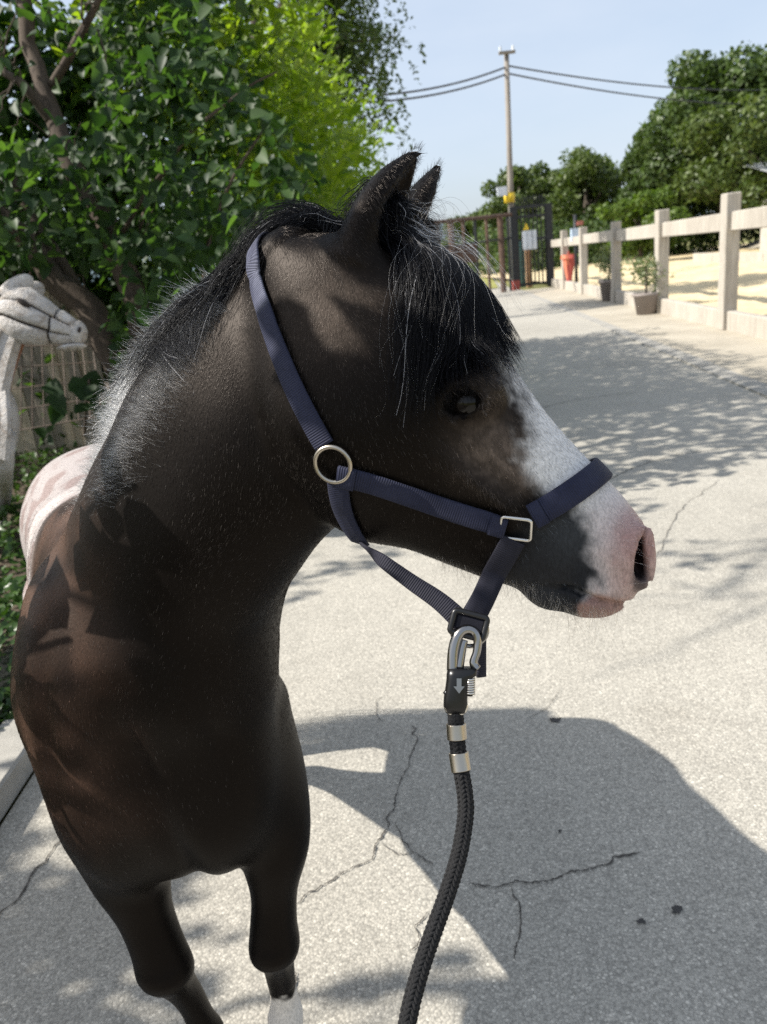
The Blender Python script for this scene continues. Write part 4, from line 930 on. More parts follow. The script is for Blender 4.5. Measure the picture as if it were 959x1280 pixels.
# ================================================================ the pony
def surface_nets(fn, lo, hi, h):
    lo = np.asarray(lo, float); dims = (np.ceil((np.asarray(hi) - lo) / h / 4).astype(int) + 1) * 4 + 1
    ax = [lo[k] + h * np.arange(dims[k]) for k in range(3)]
    cx = [a[::4] for a in ax]
    g = np.stack(np.meshgrid(*cx, indexing='ij'), -1).reshape(-1, 3); cv = fn(g).reshape([len(a) for a in cx])
    idx = [np.minimum((np.arange(dims[k]) + 2) // 4, len(cx[k]) - 1) for k in range(3)]
    vol = cv[np.ix_(*idx)].astype(np.float32)
    m = np.abs(vol) < 4 * h * 1.75 + .02
    ii = np.where(m); q = np.stack([ax[k][ii[k]] for k in range(3)], 1)
    for s in range(0, len(q), 400000): vol[ii[0][s:s + 400000], ii[1][s:s + 400000], ii[2][s:s + 400000]] = fn(q[s:s + 400000])
    neg = vol < 0
    cells = np.zeros([d - 1 for d in dims], np.int8)
    for a in (0, 1):
        for b in (0, 1):
            for c in (0, 1): cells += neg[a:dims[0] - 1 + a, b:dims[1] - 1 + b, c:dims[2] - 1 + c]
    act = (cells > 0) & (cells < 8); ci = np.stack(np.where(act), 1); vid = np.full(act.shape, -1, np.int64); vid[act] = np.arange(len(ci))
    acc = np.zeros((len(ci), 3)); cnt = np.zeros(len(ci))
    cor = [(a, b, c) for a in (0, 1) for b in (0, 1) for c in (0, 1)]
    for p in cor:
        for k in range(3):
            if p[k] == 0:
                q_ = list(p); q_[k] = 1
                v0 = vol[ci[:, 0] + p[0], ci[:, 1] + p[1], ci[:, 2] + p[2]]; v1 = vol[ci[:, 0] + q_[0], ci[:, 1] + q_[1], ci[:, 2] + q_[2]]
                s = (v0 < 0) != (v1 < 0); t = np.where(s, v0 / np.where(s, v0 - v1, 1), 0)
                pt = np.array(p, float)[None].repeat(len(ci), 0); pt[:, k] = t; acc[s] += pt[s]; cnt[s] += 1
    V = lo + h * (ci + acc / cnt[:, None]); F = []
    for k in range(3):
        sl0 = [slice(None)] * 3; sl1 = [slice(None)] * 3; sl0[k] = slice(0, -1); sl1[k] = slice(1, None)
        n0 = neg[tuple(sl0)]; n1 = neg[tuple(sl1)]; e = np.stack(np.where(n0 != n1), 1); fl = n0[e[:, 0], e[:, 1], e[:, 2]]
        a, b = [(1, 2), (2, 0), (0, 1)][k]
        ok = (e[:, a] > 0) & (e[:, b] > 0) & (e[:, a] < dims[a] - 1) & (e[:, b] < dims[b] - 1); e = e[ok]; fl = fl[ok]
        def cid(da, db):
            c = e.copy(); c[:, a] -= da; c[:, b] -= db; return vid[c[:, 0], c[:, 1], c[:, 2]]
        q = np.stack([cid(1, 1), cid(0, 1), cid(0, 0), cid(1, 0)], 1); q[~fl] = q[~fl][:, ::-1]; F.append(q)
    return V, np.concatenate(F)
def grad(p, e=.0012):
    d0 = sdf(p); g = np.stack([sdf(p + np.eye(3)[k] * e) - d0 for k in range(3)], 1) / e
    return d0, g
def project(p, lift=0., it=3):
    for _ in range(it):
        d, g = grad(p); g2 = (g * g).sum(1); p = p - g * ((d - lift) / np.maximum(g2, .15))[:, None].clip(-.02, .02)
    return p
def normals(p):
    d, g = grad(p); return g / (np.linalg.norm(g, axis=1)[:, None] + 1e-9)
V, F = surface_nets(sdf, (-.90, .56, -.02), (.34, 2.32, 1.58), .009)
V = project(V, 0, 1)
# one level of quad subdivision, then back onto the surface
E = np.sort(np.concatenate([F[:, [0, 1]], F[:, [1, 2]], F[:, [2, 3]], F[:, [3, 0]]]), axis=1); ue, inv = np.unique(E[:, 0] * len(V) + E[:, 1], return_inverse=True)
ev = V[ue // len(V)] * .5 + V[ue % len(V)] * .5; fv = V[F].mean(1); nV, nE, nF = len(V), len(ue), len(F)
e0, e1, e2, e3 = (inv[i * nF:(i + 1) * nF] + nV for i in range(4)); fc = np.arange(nF) + nV + nE
V = np.concatenate([V, ev, fv])
F = np.concatenate([np.stack([F[:, 0], e0, fc, e3], 1), np.stack([e0, F[:, 1], e1, fc], 1), np.stack([fc, e1, F[:, 2], e2], 1), np.stack([e3, fc, e2, F[:, 3]], 1)])
V = project(V, 0, 2)

def poly_sd(x, y, poly):
    """signed distance to a polygon (negative inside)"""
    P = np.asarray(poly, float); d = np.full(x.shape, 1e18); ins = np.zeros(x.shape, bool)
    for i in range(len(P)):
        a, b = P[i], P[(i + 1) % len(P)]; e = b - a; wx, wy = x - a[0], y - a[1]
        t = np.clip((wx * e[0] + wy * e[1]) / (e @ e), 0, 1); d = np.minimum(d, (wx - e[0] * t) ** 2 + (wy - e[1] * t) ** 2)
        c = ((a[1] <= y) & (y < b[1])) | ((b[1] <= y) & (y < a[1])); xi = a[0] + (y - a[1]) * e[0] / (e[1] if abs(e[1]) > 1e-9 else 1e-9); ins ^= c & (x < xi)
    d = np.sqrt(d); return np.where(ins, -d, d)
def sstep(a, b, x): t = np.clip((x - a) / (b - a), 0, 1); return t * t * (3 - 2 * t)
WHITE = [(612, 418), (640, 462), (655, 505), (662, 545), (655, 575), (676, 603), (694, 622), (716, 626), (735, 645), (747, 672), (752, 705), (748, 734), (741, 752), (748, 768), (752, 800), (900, 800), (900, 380), (640, 380)]
def coat(p, N=None):
    """coat colour of the pony by place: black brown, roan flank, white blaze, pink nose, dark lips"""
    n = len(p); c = np.tile(np.array([.0046, .0038, .0036]), (n, 1))
    def lay(m, col): 
        nonlocal c
        c = c * (1 - m[:, None]) + np.asarray(col)[None] * m[:, None]
    nz = noise3(p, 28, 1); nf = noise3(p, 90, 2)
    L = Hloc(p); hd = sstep(-.30, -.2, p[:, 0]) * (p[:, 2] > .8) * (p[:, 1] < 1.2)
    Lm = L.copy(); Lm[:, 2] = np.abs(Lm[:, 2]); pm = HA + HS * (Lm[:, 0:1] * Hu + Lm[:, 1:2] * Hv) + Lm[:, 2:3] * Hw; q = PROJ(pm); x, y = q[:, 0], q[:, 1]
    # warm brown on shoulder, with sunlight painted in: lightened so the sun patches look brighter
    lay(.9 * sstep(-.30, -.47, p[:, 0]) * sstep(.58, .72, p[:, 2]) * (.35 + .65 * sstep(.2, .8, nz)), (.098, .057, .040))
    # roan body behind the shoulder and belly
    back = sstep(1.17, 1.30, p[:, 1] + .10 * (noise3(p, 9, 6) - .5) - .10 * (p[:, 2] < .75)); back *= sstep(.42, .56, p[:, 2])
    lay(back, (.33, .30, .292)); lay(back * sstep(.48, .72, noise3(p, 34, 8)) * .8, (.22, .165, .155)); lay(back * sstep(.55, .72, noise3(p, 7, 9)) * .5, (.50, .475, .46))
    face = hd * (L[:, 0] > 150)
    # taupe roan on the face in front of the eye
    tp_ = np.exp(-(((x - 612) / 45) ** 2 + ((y - 560) / 45) ** 2)) + .8 * np.exp(-(((x - 655) / 26) ** 2 + ((y - 590) / 30) ** 2)) + .45 * np.exp(-(((x - 420) / 60) ** 2 + ((y - 390) / 60) ** 2)) + .35 * np.exp(-(((x - 610) / 25) ** 2 + ((y - 470) / 35) ** 2))
    lay(np.clip(tp_, 0, 1) * (.65 + .35 * sstep(.3, .7, noise3(p, 200, 77))) * hd, (.135, .105, .085))
    # dark grey muzzle
    mz_ = poly_sd(x + 10 * (nz - .5), y, [(640, 690), (690, 640), (745, 640), (770, 740), (740, 800), (650, 800), (600, 760)])
    lay(sstep(34, -26, mz_) * face, (.030, .034, .040)); lay(sstep(30, -40, poly_sd(x, y, [(690, 618), (735, 640), (750, 690), (700, 700), (660, 660)])) * face * .5, (.075, .085, .095))
    ws = poly_sd(x + 16 * (nf - .5) + 16 * (nz - .5), y + 14 * (nf - .5), WHITE)
    wm = sstep(16, -14, ws + 12 * (noise3(p, 170, 78) - .5)) * face
    lay(wm, (.64, .63, .62))
    pink = sstep(120, 20, np.hypot((x - 810) * .95, (y - 715) * .72)) * wm
    lay(pink * .95, (.38, .265, .24)); lay(wm * sstep(42, 18, np.hypot(x - 800, (y - 668) * .8)) * .6, (.34, .19, .17))
    # speckles on the pink skin
    lay(pink * sstep(.66, .8, noise3(p, 170, 14)) * .30, (.30, .16, .145))
    lip = poly_sd(x, y, [(722, 757), (745, 742), (795, 752), (790, 790), (724, 790)])
    lay(sstep(4, -4, lip) * face, (.29, .185, .16))
    nos = np.minimum(nos_carve(p, 1), nos_carve(p, -1)); zin = (pm - nos_frame(1)[0]) @ nos_frame(1)[1][2]
    lay(sstep(.0025, .0, nos) * sstep(-.0005, -.006, zin) * face * .96, (.014, .009, .009))
    nb = poly_sd(x, y, [(788, 716), (800, 712), (812, 722), (812, 745), (796, 742)]); lay(sstep(5, -5, nb + 8 * (nf - .5)) * face * .8, (.035, .032, .034))
    # silver crest fringe
    cr_ = np.abs(((p - HA) @ CR)); 
    # white pastern, hooves
    sock = (p[:, 0] > -.32) * (p[:, 0] < -.15) * (p[:, 1] < 1.1) * sstep(.205, .185, p[:, 2] + .03 * (nf - .5) + .10 * (p[:, 1] - 1.0))
    lay(sock, (.60, .56, .50)); lay(sstep(.072, .062, p[:, 2]), (.10, .085, .07))
    lay(hd * wm * 0, (.5, .5, .5))
    # eye rims black
    lay(hd * sstep(34, 18, np.hypot(x - 576, (y - 503) * 1.1)), (.008, .007, .0068))
    return c
def set_col(o, cols, name='coat', dom='POINT'):
    a = o.data.color_attributes.new(name, 'FLOAT_COLOR', dom); a.data.foreach_set('color', np.concatenate([cols, np.ones((len(cols), 1))], 1).astype(np.float32).ravel())
t = NT('pony_coat'); at_ = t.n('ShaderNodeAttribute', attribute_name='coat'); co = t.co('Object')
st1 = t.noise(420, 3, .6, t.co('Object', (1, 1, .35))); col = t.mix(.55, at_.outputs['Color'], t.ramp(st1, [(.28, (.45, .45, .45)), (.72, (1.45, 1.42, 1.4))]), 'MULTIPLY')
M_coat = t.done(t.bsdf(col, .45, 0, .11, t.bump(st1, .3, .0015), Specular_Tint=(1., .82, .70, 1)))
pony = mesh_np('pony', V, F, M_coat, None, True)
tag(pony, 'black pony with a white blaze and pink nose, head turned in a navy halter', 'pony')
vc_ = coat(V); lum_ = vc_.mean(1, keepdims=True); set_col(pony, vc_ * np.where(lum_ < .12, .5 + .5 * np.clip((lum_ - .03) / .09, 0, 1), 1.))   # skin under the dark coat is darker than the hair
# ---- eye
ex = HP(EYE[0], EYE[1], EYEW); 
def trace_px(px, py, z0=.55, lift=0.):
    px = np.atleast_1d(np.asarray(px, float)); py = np.atleast_1d(np.asarray(py, float))
    d = CF[None] + ((px - 479.5) / FPX)[:, None] * CR - ((py - 640) / FPX)[:, None] * CU; z = np.full(len(px), z0)
    act = np.arange(len(z))
    for _ in range(110):
        s_ = sdf(CAM + d[act] * z[act][:, None]) - lift; z[act] = z[act] + np.clip(s_ * .65, -.01, .05); act = act[(np.abs(s_) > .0003) & (z[act] < 1.8)]
        if not len(act): break
    return CAM + d * z[:, None]
def ball(c, r, nu=18, nv=28, ax=None, sq=(1, 1, 1)):
    A = np.eye(3) if ax is None else ax
    V = []; F = []
    for i in range(nu + 1):
        th = math.pi * i / nu
        for j in range(nv): ph = 2 * math.pi * j / nv; V.append(c + r * (sq[0] * math.cos(ph) * math.sin(th) * A[0] + sq[1] * math.sin(ph) * math.sin(th) * A[1] + sq[2] * math.cos(th) * A[2]))
    for i in range(nu):
        for j in range(nv): F.append((i * nv + j, (i + 1) * nv + j, (i + 1) * nv + (j + 1) % nv, i * nv + (j + 1) % nv))
    return V, F
t = NT('eye_gloss'); M_eye = t.done(t.bsdf((.005, .004, .0035), .03, 0, .26, None))
for s in (1, -1):
    ec, ea = eye_frame(s); m = MB(); m.add(*ball(ec - ea[2] * .0205, .0200, ax=ea, sq=(1.05, .95, 1))); m.build('eye', M_eye, pony, True)

# ---- hair (curves)
def hair_mat(name, rough=.38, rr=.45, ior=1.5):
    t = NT(name); a = t.n('ShaderNodeAttribute', attribute_name='hcol'); h = t.n('ShaderNodeBsdfHairPrincipled'); h.parametrization = 'COLOR'; h.model = 'CHIANG'
    t.l(a.outputs['Color'], h.inputs['Color']); h.inputs['Roughness'].default_value = rough; h.inputs['Radial Roughness'].default_value = rr
    return t.done(h.outputs[0])
M_hair = hair_mat('horse_hair')
def dark_hair_mat(name, spec, rough, tint=(1., 1., 1.)):
    t = NT(name); a = t.n('ShaderNodeAttribute', attribute_name='hcol'); return t.done(t.bsdf(a.outputs['Color'], rough, 0, spec, None, Specular_Tint=(*tint, 1)))
M_hdark = dark_hair_mat('black_horse_hair', .11, .4); M_hcoat = dark_hair_mat('short_coat_hair', .32, .32, (1., .86, .76))
def hair(name, P, cols, r0, r1=.25, parent=pony, mat=None):
    """P (n,k,3), cols (n,3)"""
    n, k = P.shape[:2]; hc = bpy.data.hair_curves.new(name); hc.add_curves([k] * n)
    hc.attributes['position'].data.foreach_set('vector', P.astype(np.float32).ravel())
    ra = hc.attributes.get('radius') or hc.attributes.new('radius', 'FLOAT', 'POINT')
    prof = np.linspace(1, r1, k)[None] * np.broadcast_to(np.asarray(r0, float), (n,))[:, None]; ra.data.foreach_set('value', prof.astype(np.float32).ravel())
    ca = hc.attributes.new('hcol', 'FLOAT_COLOR', 'CURVE'); ca.data.foreach_set('color', np.concatenate([cols, np.ones((n, 1))], 1).astype(np.float32).ravel())
    hc.materials.append(mat or M_hair); o = bpy.data.objects.new(name, hc); link(o, parent); o['kind'] = 'stuff'; return o
def hcol(n, base, var=.35, silver=.0, sc=(.42, .42, .44)):
    c = np.asarray(base)[None] * np.exp(rng.normal(0, var, (n, 1))); s = rng.random(n) < silver; c[s] = np.asarray(sc) * rng.uniform(.5, 1.3, (s.sum(), 1)); return np.clip(c, 0, .95)
def flow(p, N):
    """lie of the coat"""
    L = Hloc(p); hd = (p[:, 2] > .8) & (p[:, 0] > -.22) & (p[:, 1] < 1.15)
    d = np.tile(np.array([-.10, .25, -1.]), (len(p), 1)); ch = (p[:, 2] < .95) & (p[:, 1] < 1.05); d[ch] = np.array([0, .05, -1.])
    d = d + (np.stack([noise3(p, 7, 51), noise3(p, 7, 52), noise3(p, 7, 53)], 1) - .5) * 1.0
    dh = .9 * Hu[None] - .55 * Hv[None] * np.clip((-L[:, 1:2] - 40) / 100, 0, 1.3) - .5 * Hu[None] * np.clip((-L[:, 1:2] - 90) / 120, 0, 1)
    dh = dh + (np.stack([noise3(p, 12, 54), noise3(p, 12, 55), noise3(p, 12, 56)], 1) - .5) * .7
    d = np.where(hd[:, None], dh, d); d = d - (d * N).sum(1)[:, None] * N; return d / (np.linalg.norm(d, axis=1)[:, None] + 1e-9)
def scatter(n, wfun):
    tri = np.concatenate([F[:, [0, 1, 2]], F[:, [0, 2, 3]]]); a = V[tri]; cr = np.cross(a[:, 1] - a[:, 0], a[:, 2] - a[:, 0]); ar = np.linalg.norm(cr, axis=1); cen = a.mean(1)
    wt = ar * wfun(cen, cr / (ar[:, None] + 1e-12)); cs = np.cumsum(wt); k = np.searchsorted(cs, rng.random(n) * cs[-1]); u_, v_ = rng.random(n), rng.random(n); s = u_ + v_ > 1; u_[s] = 1 - u_[s]; v_[s] = 1 - v_[s]
    A = a[k]; p = A[:, 0] + (A[:, 1] - A[:, 0]) * u_[:, None] + (A[:, 2] - A[:, 0]) * v_[:, None]; N = cr[k] / ar[k][:, None]; return p, N
def wcoat(c, N):
    vd = CAM - c; vd /= np.linalg.norm(vd, axis=1)[:, None]; fac = (N * vd).sum(1)
    w_ = np.where((c[:, 2] > .8) & (c[:, 0] > -.25) & (c[:, 1] < 1.2), 2.6, 1.0); w_ = w_ * np.where(c[:, 1] > 1.35, .7, 1) * np.where(c[:, 2] < .35, .9, 1)
    L = Hloc(c); muz = sstep(430, 560, L[:, 0]) * (c[:, 2] > .8) * (c[:, 0] > .1); w_ = w_ * (1 - .55 * muz)
    w_ = w_ * np.where((np.minimum(nos_carve(c, 1), nos_carve(c, -1)) < .0035) | (((c - eye_frame(1)[0]) ** 2).sum(1) < .017 ** 2) | (((c - eye_frame(-1)[0]) ** 2).sum(1) < .017 ** 2), 0, 1)
    return w_ * np.where(fac < -.25, .12, 1.)
NCOAT = 330000
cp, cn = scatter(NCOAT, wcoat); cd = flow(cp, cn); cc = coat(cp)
dark = cc.mean(1) < .06
crest = sstep(.0, 1., 1 - np.clip(((cp - PX(215, 440, .97)) @ np.array(.80 * CR - .60 * CU) * 1.) / .10 + .3, 0, 1)) * 0
ln = rng.uniform(.0045, .0095, NCOAT) * np.where(Hloc(cp)[:, 0] > 470, .55, 1)
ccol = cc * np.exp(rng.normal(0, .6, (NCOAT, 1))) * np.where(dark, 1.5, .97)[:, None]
sil = (rng.random(NCOAT) < .05 + .05 * (noise3(cp, 8, 61) > .55)) & dark & (cp[:, 2] > .5); ccol[sil] = np.array([.085, .075, .068]) * rng.uniform(.3, 1.7, (sil.sum(), 1))
q3 = PROJ(cp); near_crest = np.exp(-(poly_sd(q3[:, 0], q3[:, 1], [(262, 372), (204, 432), (160, 497), (110, 570), (100, 620), (125, 620), (165, 540), (205, 480), (245, 410)]).clip(0) / 18) ** 2)
gs = (rng.random(NCOAT) < .45 * near_crest) & (q3[:, 2] < 1.3); ccol[gs] = np.array([.27, .265, .265]) * rng.uniform(.35, 1.5, (gs.sum(), 1))
tt = np.linspace(0, 1, 4)[None, :, None]; lift = rng.uniform(.06, .22, NCOAT)
CP = cp[:, None] + (cd[:, None] * tt + cn[:, None] * (lift[:, None, None] * tt * (1 - .35 * tt))) * ln[:, None, None] - cn[:, None] * .0006
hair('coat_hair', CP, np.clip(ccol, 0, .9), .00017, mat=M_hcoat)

def grow(roots, targets, L, k=14, lift0=.004, lift1=.02, curl=.15, grav=.2, stick=1.0, freq=9.):
    """strands that run over the body from roots towards targets"""
    n = len(roots); p = roots.copy(); out = [p.copy()]; ph = rng.random((n, 3)) * 6.28; st_ = (L / (k - 1))[:, None]; lf = lift0 + (lift1 - lift0) * rng.random(n)
    fw = rng.uniform(.6, 1.5, (n, 1)) * freq
    for i in range(1, k):
        d = targets - p; d /= np.linalg.norm(d, axis=1)[:, None] + 1e-9; d[:, 2] -= grav * i / k
        d += curl * np.sin(ph + fw * i / k) * .9
        d /= np.linalg.norm(d, axis=1)[:, None] + 1e-9; p = p + d * st_
        s, g = grad(p); g /= np.linalg.norm(g, axis=1)[:, None] + 1e-9; lw = lf * min(1, .4 + i / k * 1.6)
        push = np.clip(lw - s, -st_[:, 0] * .55 * stick, .05); p = p + g * push[:, None]; out.append(p.copy())
    return np.stack(out, 1)
# forelock
nf_ = 20000
rx = rng.uniform(-1, 1, nf_); ru_ = rng.uniform(15, 85, nf_); FR_ = np.stack([HP(a, 46 + 4 * rng.random(), b * .045) for a, b in zip(ru_, rx)]); FR_ = project(FR_, .002, 3)
ty = rng.random(nf_); tx = np.clip(.5 + .5 * rx * .5 + .30 * rng.normal(size=nf_), 0, 1)
tgt = trace_px(492 + 150 * tx + 10 * rng.normal(size=nf_), 560 - 95 * tx + 16 * rng.normal(size=nf_))
Lh = rng.uniform(.17, .30, nf_) * (1 - .22 * tx); Pf = grow(FR_, tgt, Lh, 16, .003, .024, .11, .15, .95)
hair('forelock', Pf, hcol(nf_, (.005, .005, .0065), .4, .005), rng.uniform(.00020, .00036, nf_), mat=M_hdark)
# loose flyaway strands of the forelock at its front edge
m_ = 110; k_ = rng.integers(0, nf_, m_); Pw = grow(FR_[k_], trace_px(rng.uniform(590, 650, m_), rng.uniform(330, 480, m_)) + (Hv * .03)[None], rng.uniform(.10, .24, m_), 16, .012, .05, .45, .1, .4)
hair('forelock_flyaway', Pw, hcol(m_, (.03, .028, .028), .4, .25), .00017)
# long strands lying over the cheek below the forelock
m_ = 45; k_ = rng.integers(0, nf_, m_); Pw = grow(FR_[k_], trace_px(rng.uniform(470, 545, m_), rng.uniform(480, 560, m_)), rng.uniform(.22, .33, m_), 18, .010, .03, .35, .2, .7)
hair('forelock_strand', Pw, hcol(m_, (.30, .28, .27), .4), .00013)
# mane: black upper part falling over the poll, silver lower fringe standing up
CRL = cat_rom([PX(432, 300, .88), PX(382, 302, .90), (PX(330, 318, .915)), PX(262, 368, .94), PX(205, 430, .97), PX(160, 496, 1.0), PX(125, 560, 1.06), PX(100, 612, 1.10)], 400); CRL = project(CRL, 0., 4)
def crest_pts(n, a, b, spread): i = rng.uniform(a, b, n) * 399; p = CRL[i.astype(int)] + rng.normal(0, spread, (n, 3)); return project(p, .001, 3), i / 399
out_ = -.80 * CR + .60 * CU
n1 = 8000; r_, s_ = crest_pts(n1, .0, .46, .010); tg = r_ + (-.13 * CR - .10 * CU)[None] * 1.2 + CF * rng.uniform(-.02, .22, n1)[:, None] + rng.normal(0, .03, (n1, 3))
Pm = grow(r_, tg, rng.uniform(.09, .19, n1), 14, .004, .030, .2, .35, .8); hair('mane', Pm, hcol(n1, (.006, .006, .0075), .4, .02), rng.uniform(.0002, .00036, n1), mat=M_hdark)
n2 = 9000; r_, s_ = crest_pts(n2, .40, 1.0, .014); kk_ = rng.random(n2) < np.interp(s_, [0, .75, 1.], [1, 1, .12]); r_ = r_[kk_]; s_ = s_[kk_]; n2 = len(r_); N2 = normals(r_); dr = N2 * .55 + out_[None] * .75 + rng.normal(0, .28, (n2, 3)) + np.array([0, 0, -.12]); dr /= np.linalg.norm(dr, axis=1)[:, None]
k = 7; ln2 = rng.uniform(.014, .040, n2) * np.interp(s_, [.4, .6, .75, .88, 1.], [1.3, 1.1, 1., .55, .2]); tt = np.linspace(0, 1, k)[None, :, None]; cv = rng.normal(0, .35, (n2, 1, 3)) + np.array([0, 0, -.55])
Ps = r_[:, None] + (dr[:, None] * tt + cv * tt ** 2 * .55) * ln2[:, None, None]
mc = hcol(n2, (.30, .295, .295), .5); dk = rng.random(n2) < .25; mc[dk] *= .1; hair('mane_fringe', Ps, mc, rng.uniform(.00014, .00024, n2))
# silver hair lying on the near side of the crest
n4 = 9000; i4 = rng.uniform(.42, 1.0, n4) * 399; b4 = PROJ(CRL[i4.astype(int)]); dpx = np.abs(rng.normal(0, 1, n4)) * np.interp(i4 / 399, [.42, .52, .68, .85, 1.], [5, 12, 21, 20, 12]); r_ = trace_px(b4[:, 0] + .80 * dpx + 3, b4[:, 1] + .60 * dpx); ok4 = (np.abs(sdf(r_)) < .003) & (rng.random(n4) < np.interp(i4 / 399, [0, .62, .8, 1.], [1, 1, .5, 0])); r_ = r_[ok4]; n4 = len(r_)
N4_ = normals(r_); dr = N4_ * .5 + out_[None] * .75 + rng.normal(0, .25, (n4, 3)); dr /= np.linalg.norm(dr, axis=1)[:, None]; ln4 = rng.uniform(.006, .016, n4); k = 6; tt = np.linspace(0, 1, k)[None, :, None]
Ps4 = r_[:, None] + (dr[:, None] * tt + (rng.normal(0, .25, (n4, 1, 3)) + np.array([0, 0, -.4])) * tt ** 2 * .5) * ln4[:, None, None]; mc4 = hcol(n4, (.26, .255, .255), .5); dk = rng.random(n4) < .35; mc4[dk] *= .12; mc4 *= rng.uniform(.3, 1.1, (n4, 1))
hair('mane_fringe', Ps4, mc4, rng.uniform(.00013, .00021, n4))
# dark lock of mane lying on the near side behind the halter
n3 = 1500; r_, s_ = crest_pts(n3, .30, .62, .012); tg = trace_px(rng.uniform(205, 262, n3), rng.uniform(430, 480, n3)); Pl = grow(r_, tg, rng.uniform(.06, .12, n3), 12, .003, .014, .18, .2, 1.)
hair('mane_lock', Pl, hcol(n3, (.012, .0125, .016), .5, .06), rng.uniform(.0002, .0003, n3), mat=M_hdark)
# ear hair, chin whiskers, lashes
ne = 2600; ei = rng.random(ne); EA = []
for j, (lo_, _) in enumerate(EARF):
    pt = cat_rom([PX(466, 285, .82), PX(480, 256, .82), PX(493, 230, .825), PX(522, 187, .83)] if j == 0 else [PX(508, 290, .925), PX(513, 275, .935), PX(530, 240, .94), PX(548, 207, .945)], 60)
    m_ = 700; i_ = rng.integers(0, 58, m_); q = pt[i_] + rng.normal(0, .012, (m_, 3)); q = project(q, .0, 3); nn = normals(q); axd = (pt[-1] - pt[0]) / np.linalg.norm(pt[-1] - pt[0])
    dd = nn * .30 + axd * .9 + rng.normal(0, .2, (m_, 3)); dd /= np.linalg.norm(dd, axis=1)[:, None]; l_ = rng.uniform(.004, .011, m_); EA.append(q[:, None] + dd[:, None] * np.linspace(0, 1, 4)[None, :, None] * l_[:, None, None])
EA = np.concatenate(EA); hair('ear_hair', EA, hcol(len(EA), (.010, .009, .009), .4, .02), .00014, mat=M_hdark)
m_ = 420; x_ = rng.uniform(545, 775, m_); y_ = np.interp(x_, [500, 560, 620, 680, 720, 775], [690, 710, 735, 742, 770, 764]) - rng.uniform(2, 14, m_)
wr = trace_px(x_, y_); dn = np.array([0, 0, -1.]) + rng.normal(0, .28, (m_, 3)) - .1 * CF; l_ = np.where(x_ > 680, rng.uniform(.012, .045, m_), rng.uniform(.010, .030, m_)); tt = np.linspace(0, 1, 7)[None, :, None]
Pk = wr[:, None] + (dn[:, None] * tt + rng.normal(0, .25, (m_, 1, 3)) * tt ** 2) * l_[:, None, None]; hair('chin_whiskers', Pk, hcol(m_, (.10, .085, .07), .6, .2), .00010)
m_ = 60; wr = trace_px(rng.uniform(752, 784, m_), rng.uniform(640, 750, m_)); N_ = normals(wr); dn = N_ * .8 + CR * .5 + rng.normal(0, .3, (m_, 3)); l_ = rng.uniform(.015, .05, m_)
Pk = wr[:, None] + (dn[:, None] * tt + rng.normal(0, .25, (m_, 1, 3)) * tt ** 2) * l_[:, None, None]; hair('nose_whiskers', Pk, hcol(m_, (.45, .42, .38), .3), .00009)
m_ = 90; a_ = rng.uniform(0, 1, m_); wr = trace_px(556 + 42 * a_, 497 - 16 * np.sin(a_ * 3.1)); dn = normals(wr) * .7 + CR * .2 - CU * .75 + rng.normal(0, .12, (m_, 3)); Pk = wr[:, None] + dn[:, None] * tt * rng.uniform(.004, .009, m_)[:, None, None]
hair('eyelashes', Pk, hcol(m_, (.006, .005, .005), .3), .00013, mat=M_hdark)
# tail
nt_ = 2500; tb = np.array([-.63, 1.985, .90]); rt = tb + rng.normal(0, .018, (nt_, 3)); tt = np.linspace(0, 1, 10)[None, :, None]
Pt = rt[:, None] + np.array([0, .05, 0]) * np.sin(tt * 1.6) + np.array([0, .02, -1.]) * tt * rng.uniform(.45, .75, nt_)[:, None, None] + (rng.normal(0, .04, (nt_, 1, 3)) * tt)
hair('tail', Pt, hcol(nt_, (.02, .018, .018), .4, .1), .0005)
# ================================================================ halter and lead rope
def web_mat(name, c, c2):
    t = NT(name); uv = t.n('ShaderNodeTexCoord'); mp = t.n('ShaderNodeMapping'); t.l(uv.outputs['UV'], mp.inputs[0])
    wv = t.n('ShaderNodeTexWave'); wv.wave_type = 'BANDS'; wv.bands_direction = 'X'; wv.inputs['Scale'].default_value = 125; wv.inputs['Distortion'].default_value = .25; wv.inputs['Detail'].default_value = 2; wv.inputs['Detail Scale'].default_value = 3; t.l(mp.outputs[0], wv.inputs['Vector'])
    fz = t.noise(900, 3, .7); big = t.noise(22, 4, .6)
    col = t.mix(wv.outputs['Fac'], tuple(x * .50 for x in c), c); col = t.mix(t.ramp(big, [(.42, 0.), (.72, .75)]), col, c2); col = t.mix(.5, col, t.ramp(fz, [(.3, (.5, .5, .5)), (.7, (1.4, 1.4, 1.4))]), 'MULTIPLY')
    h = t.math('ADD', wv.outputs['Fac'], t.math('MULTIPLY', fz, .5))
    return t.done(t.bsdf(col, .75, 0, .3, t.bump(h, .5, .0012), Sheen_Weight=.03, Sheen_Roughness=.5))
M_web = web_mat('navy_webbing', (.0125, .0155, .043), (.024, .028, .060)); M_webworn = web_mat('worn_navy_webbing', (.050, .055, .098), (.12, .128, .18)); M_webdark = web_mat('dark_webbing', (.012, .012, .024), (.02, .02, .034))
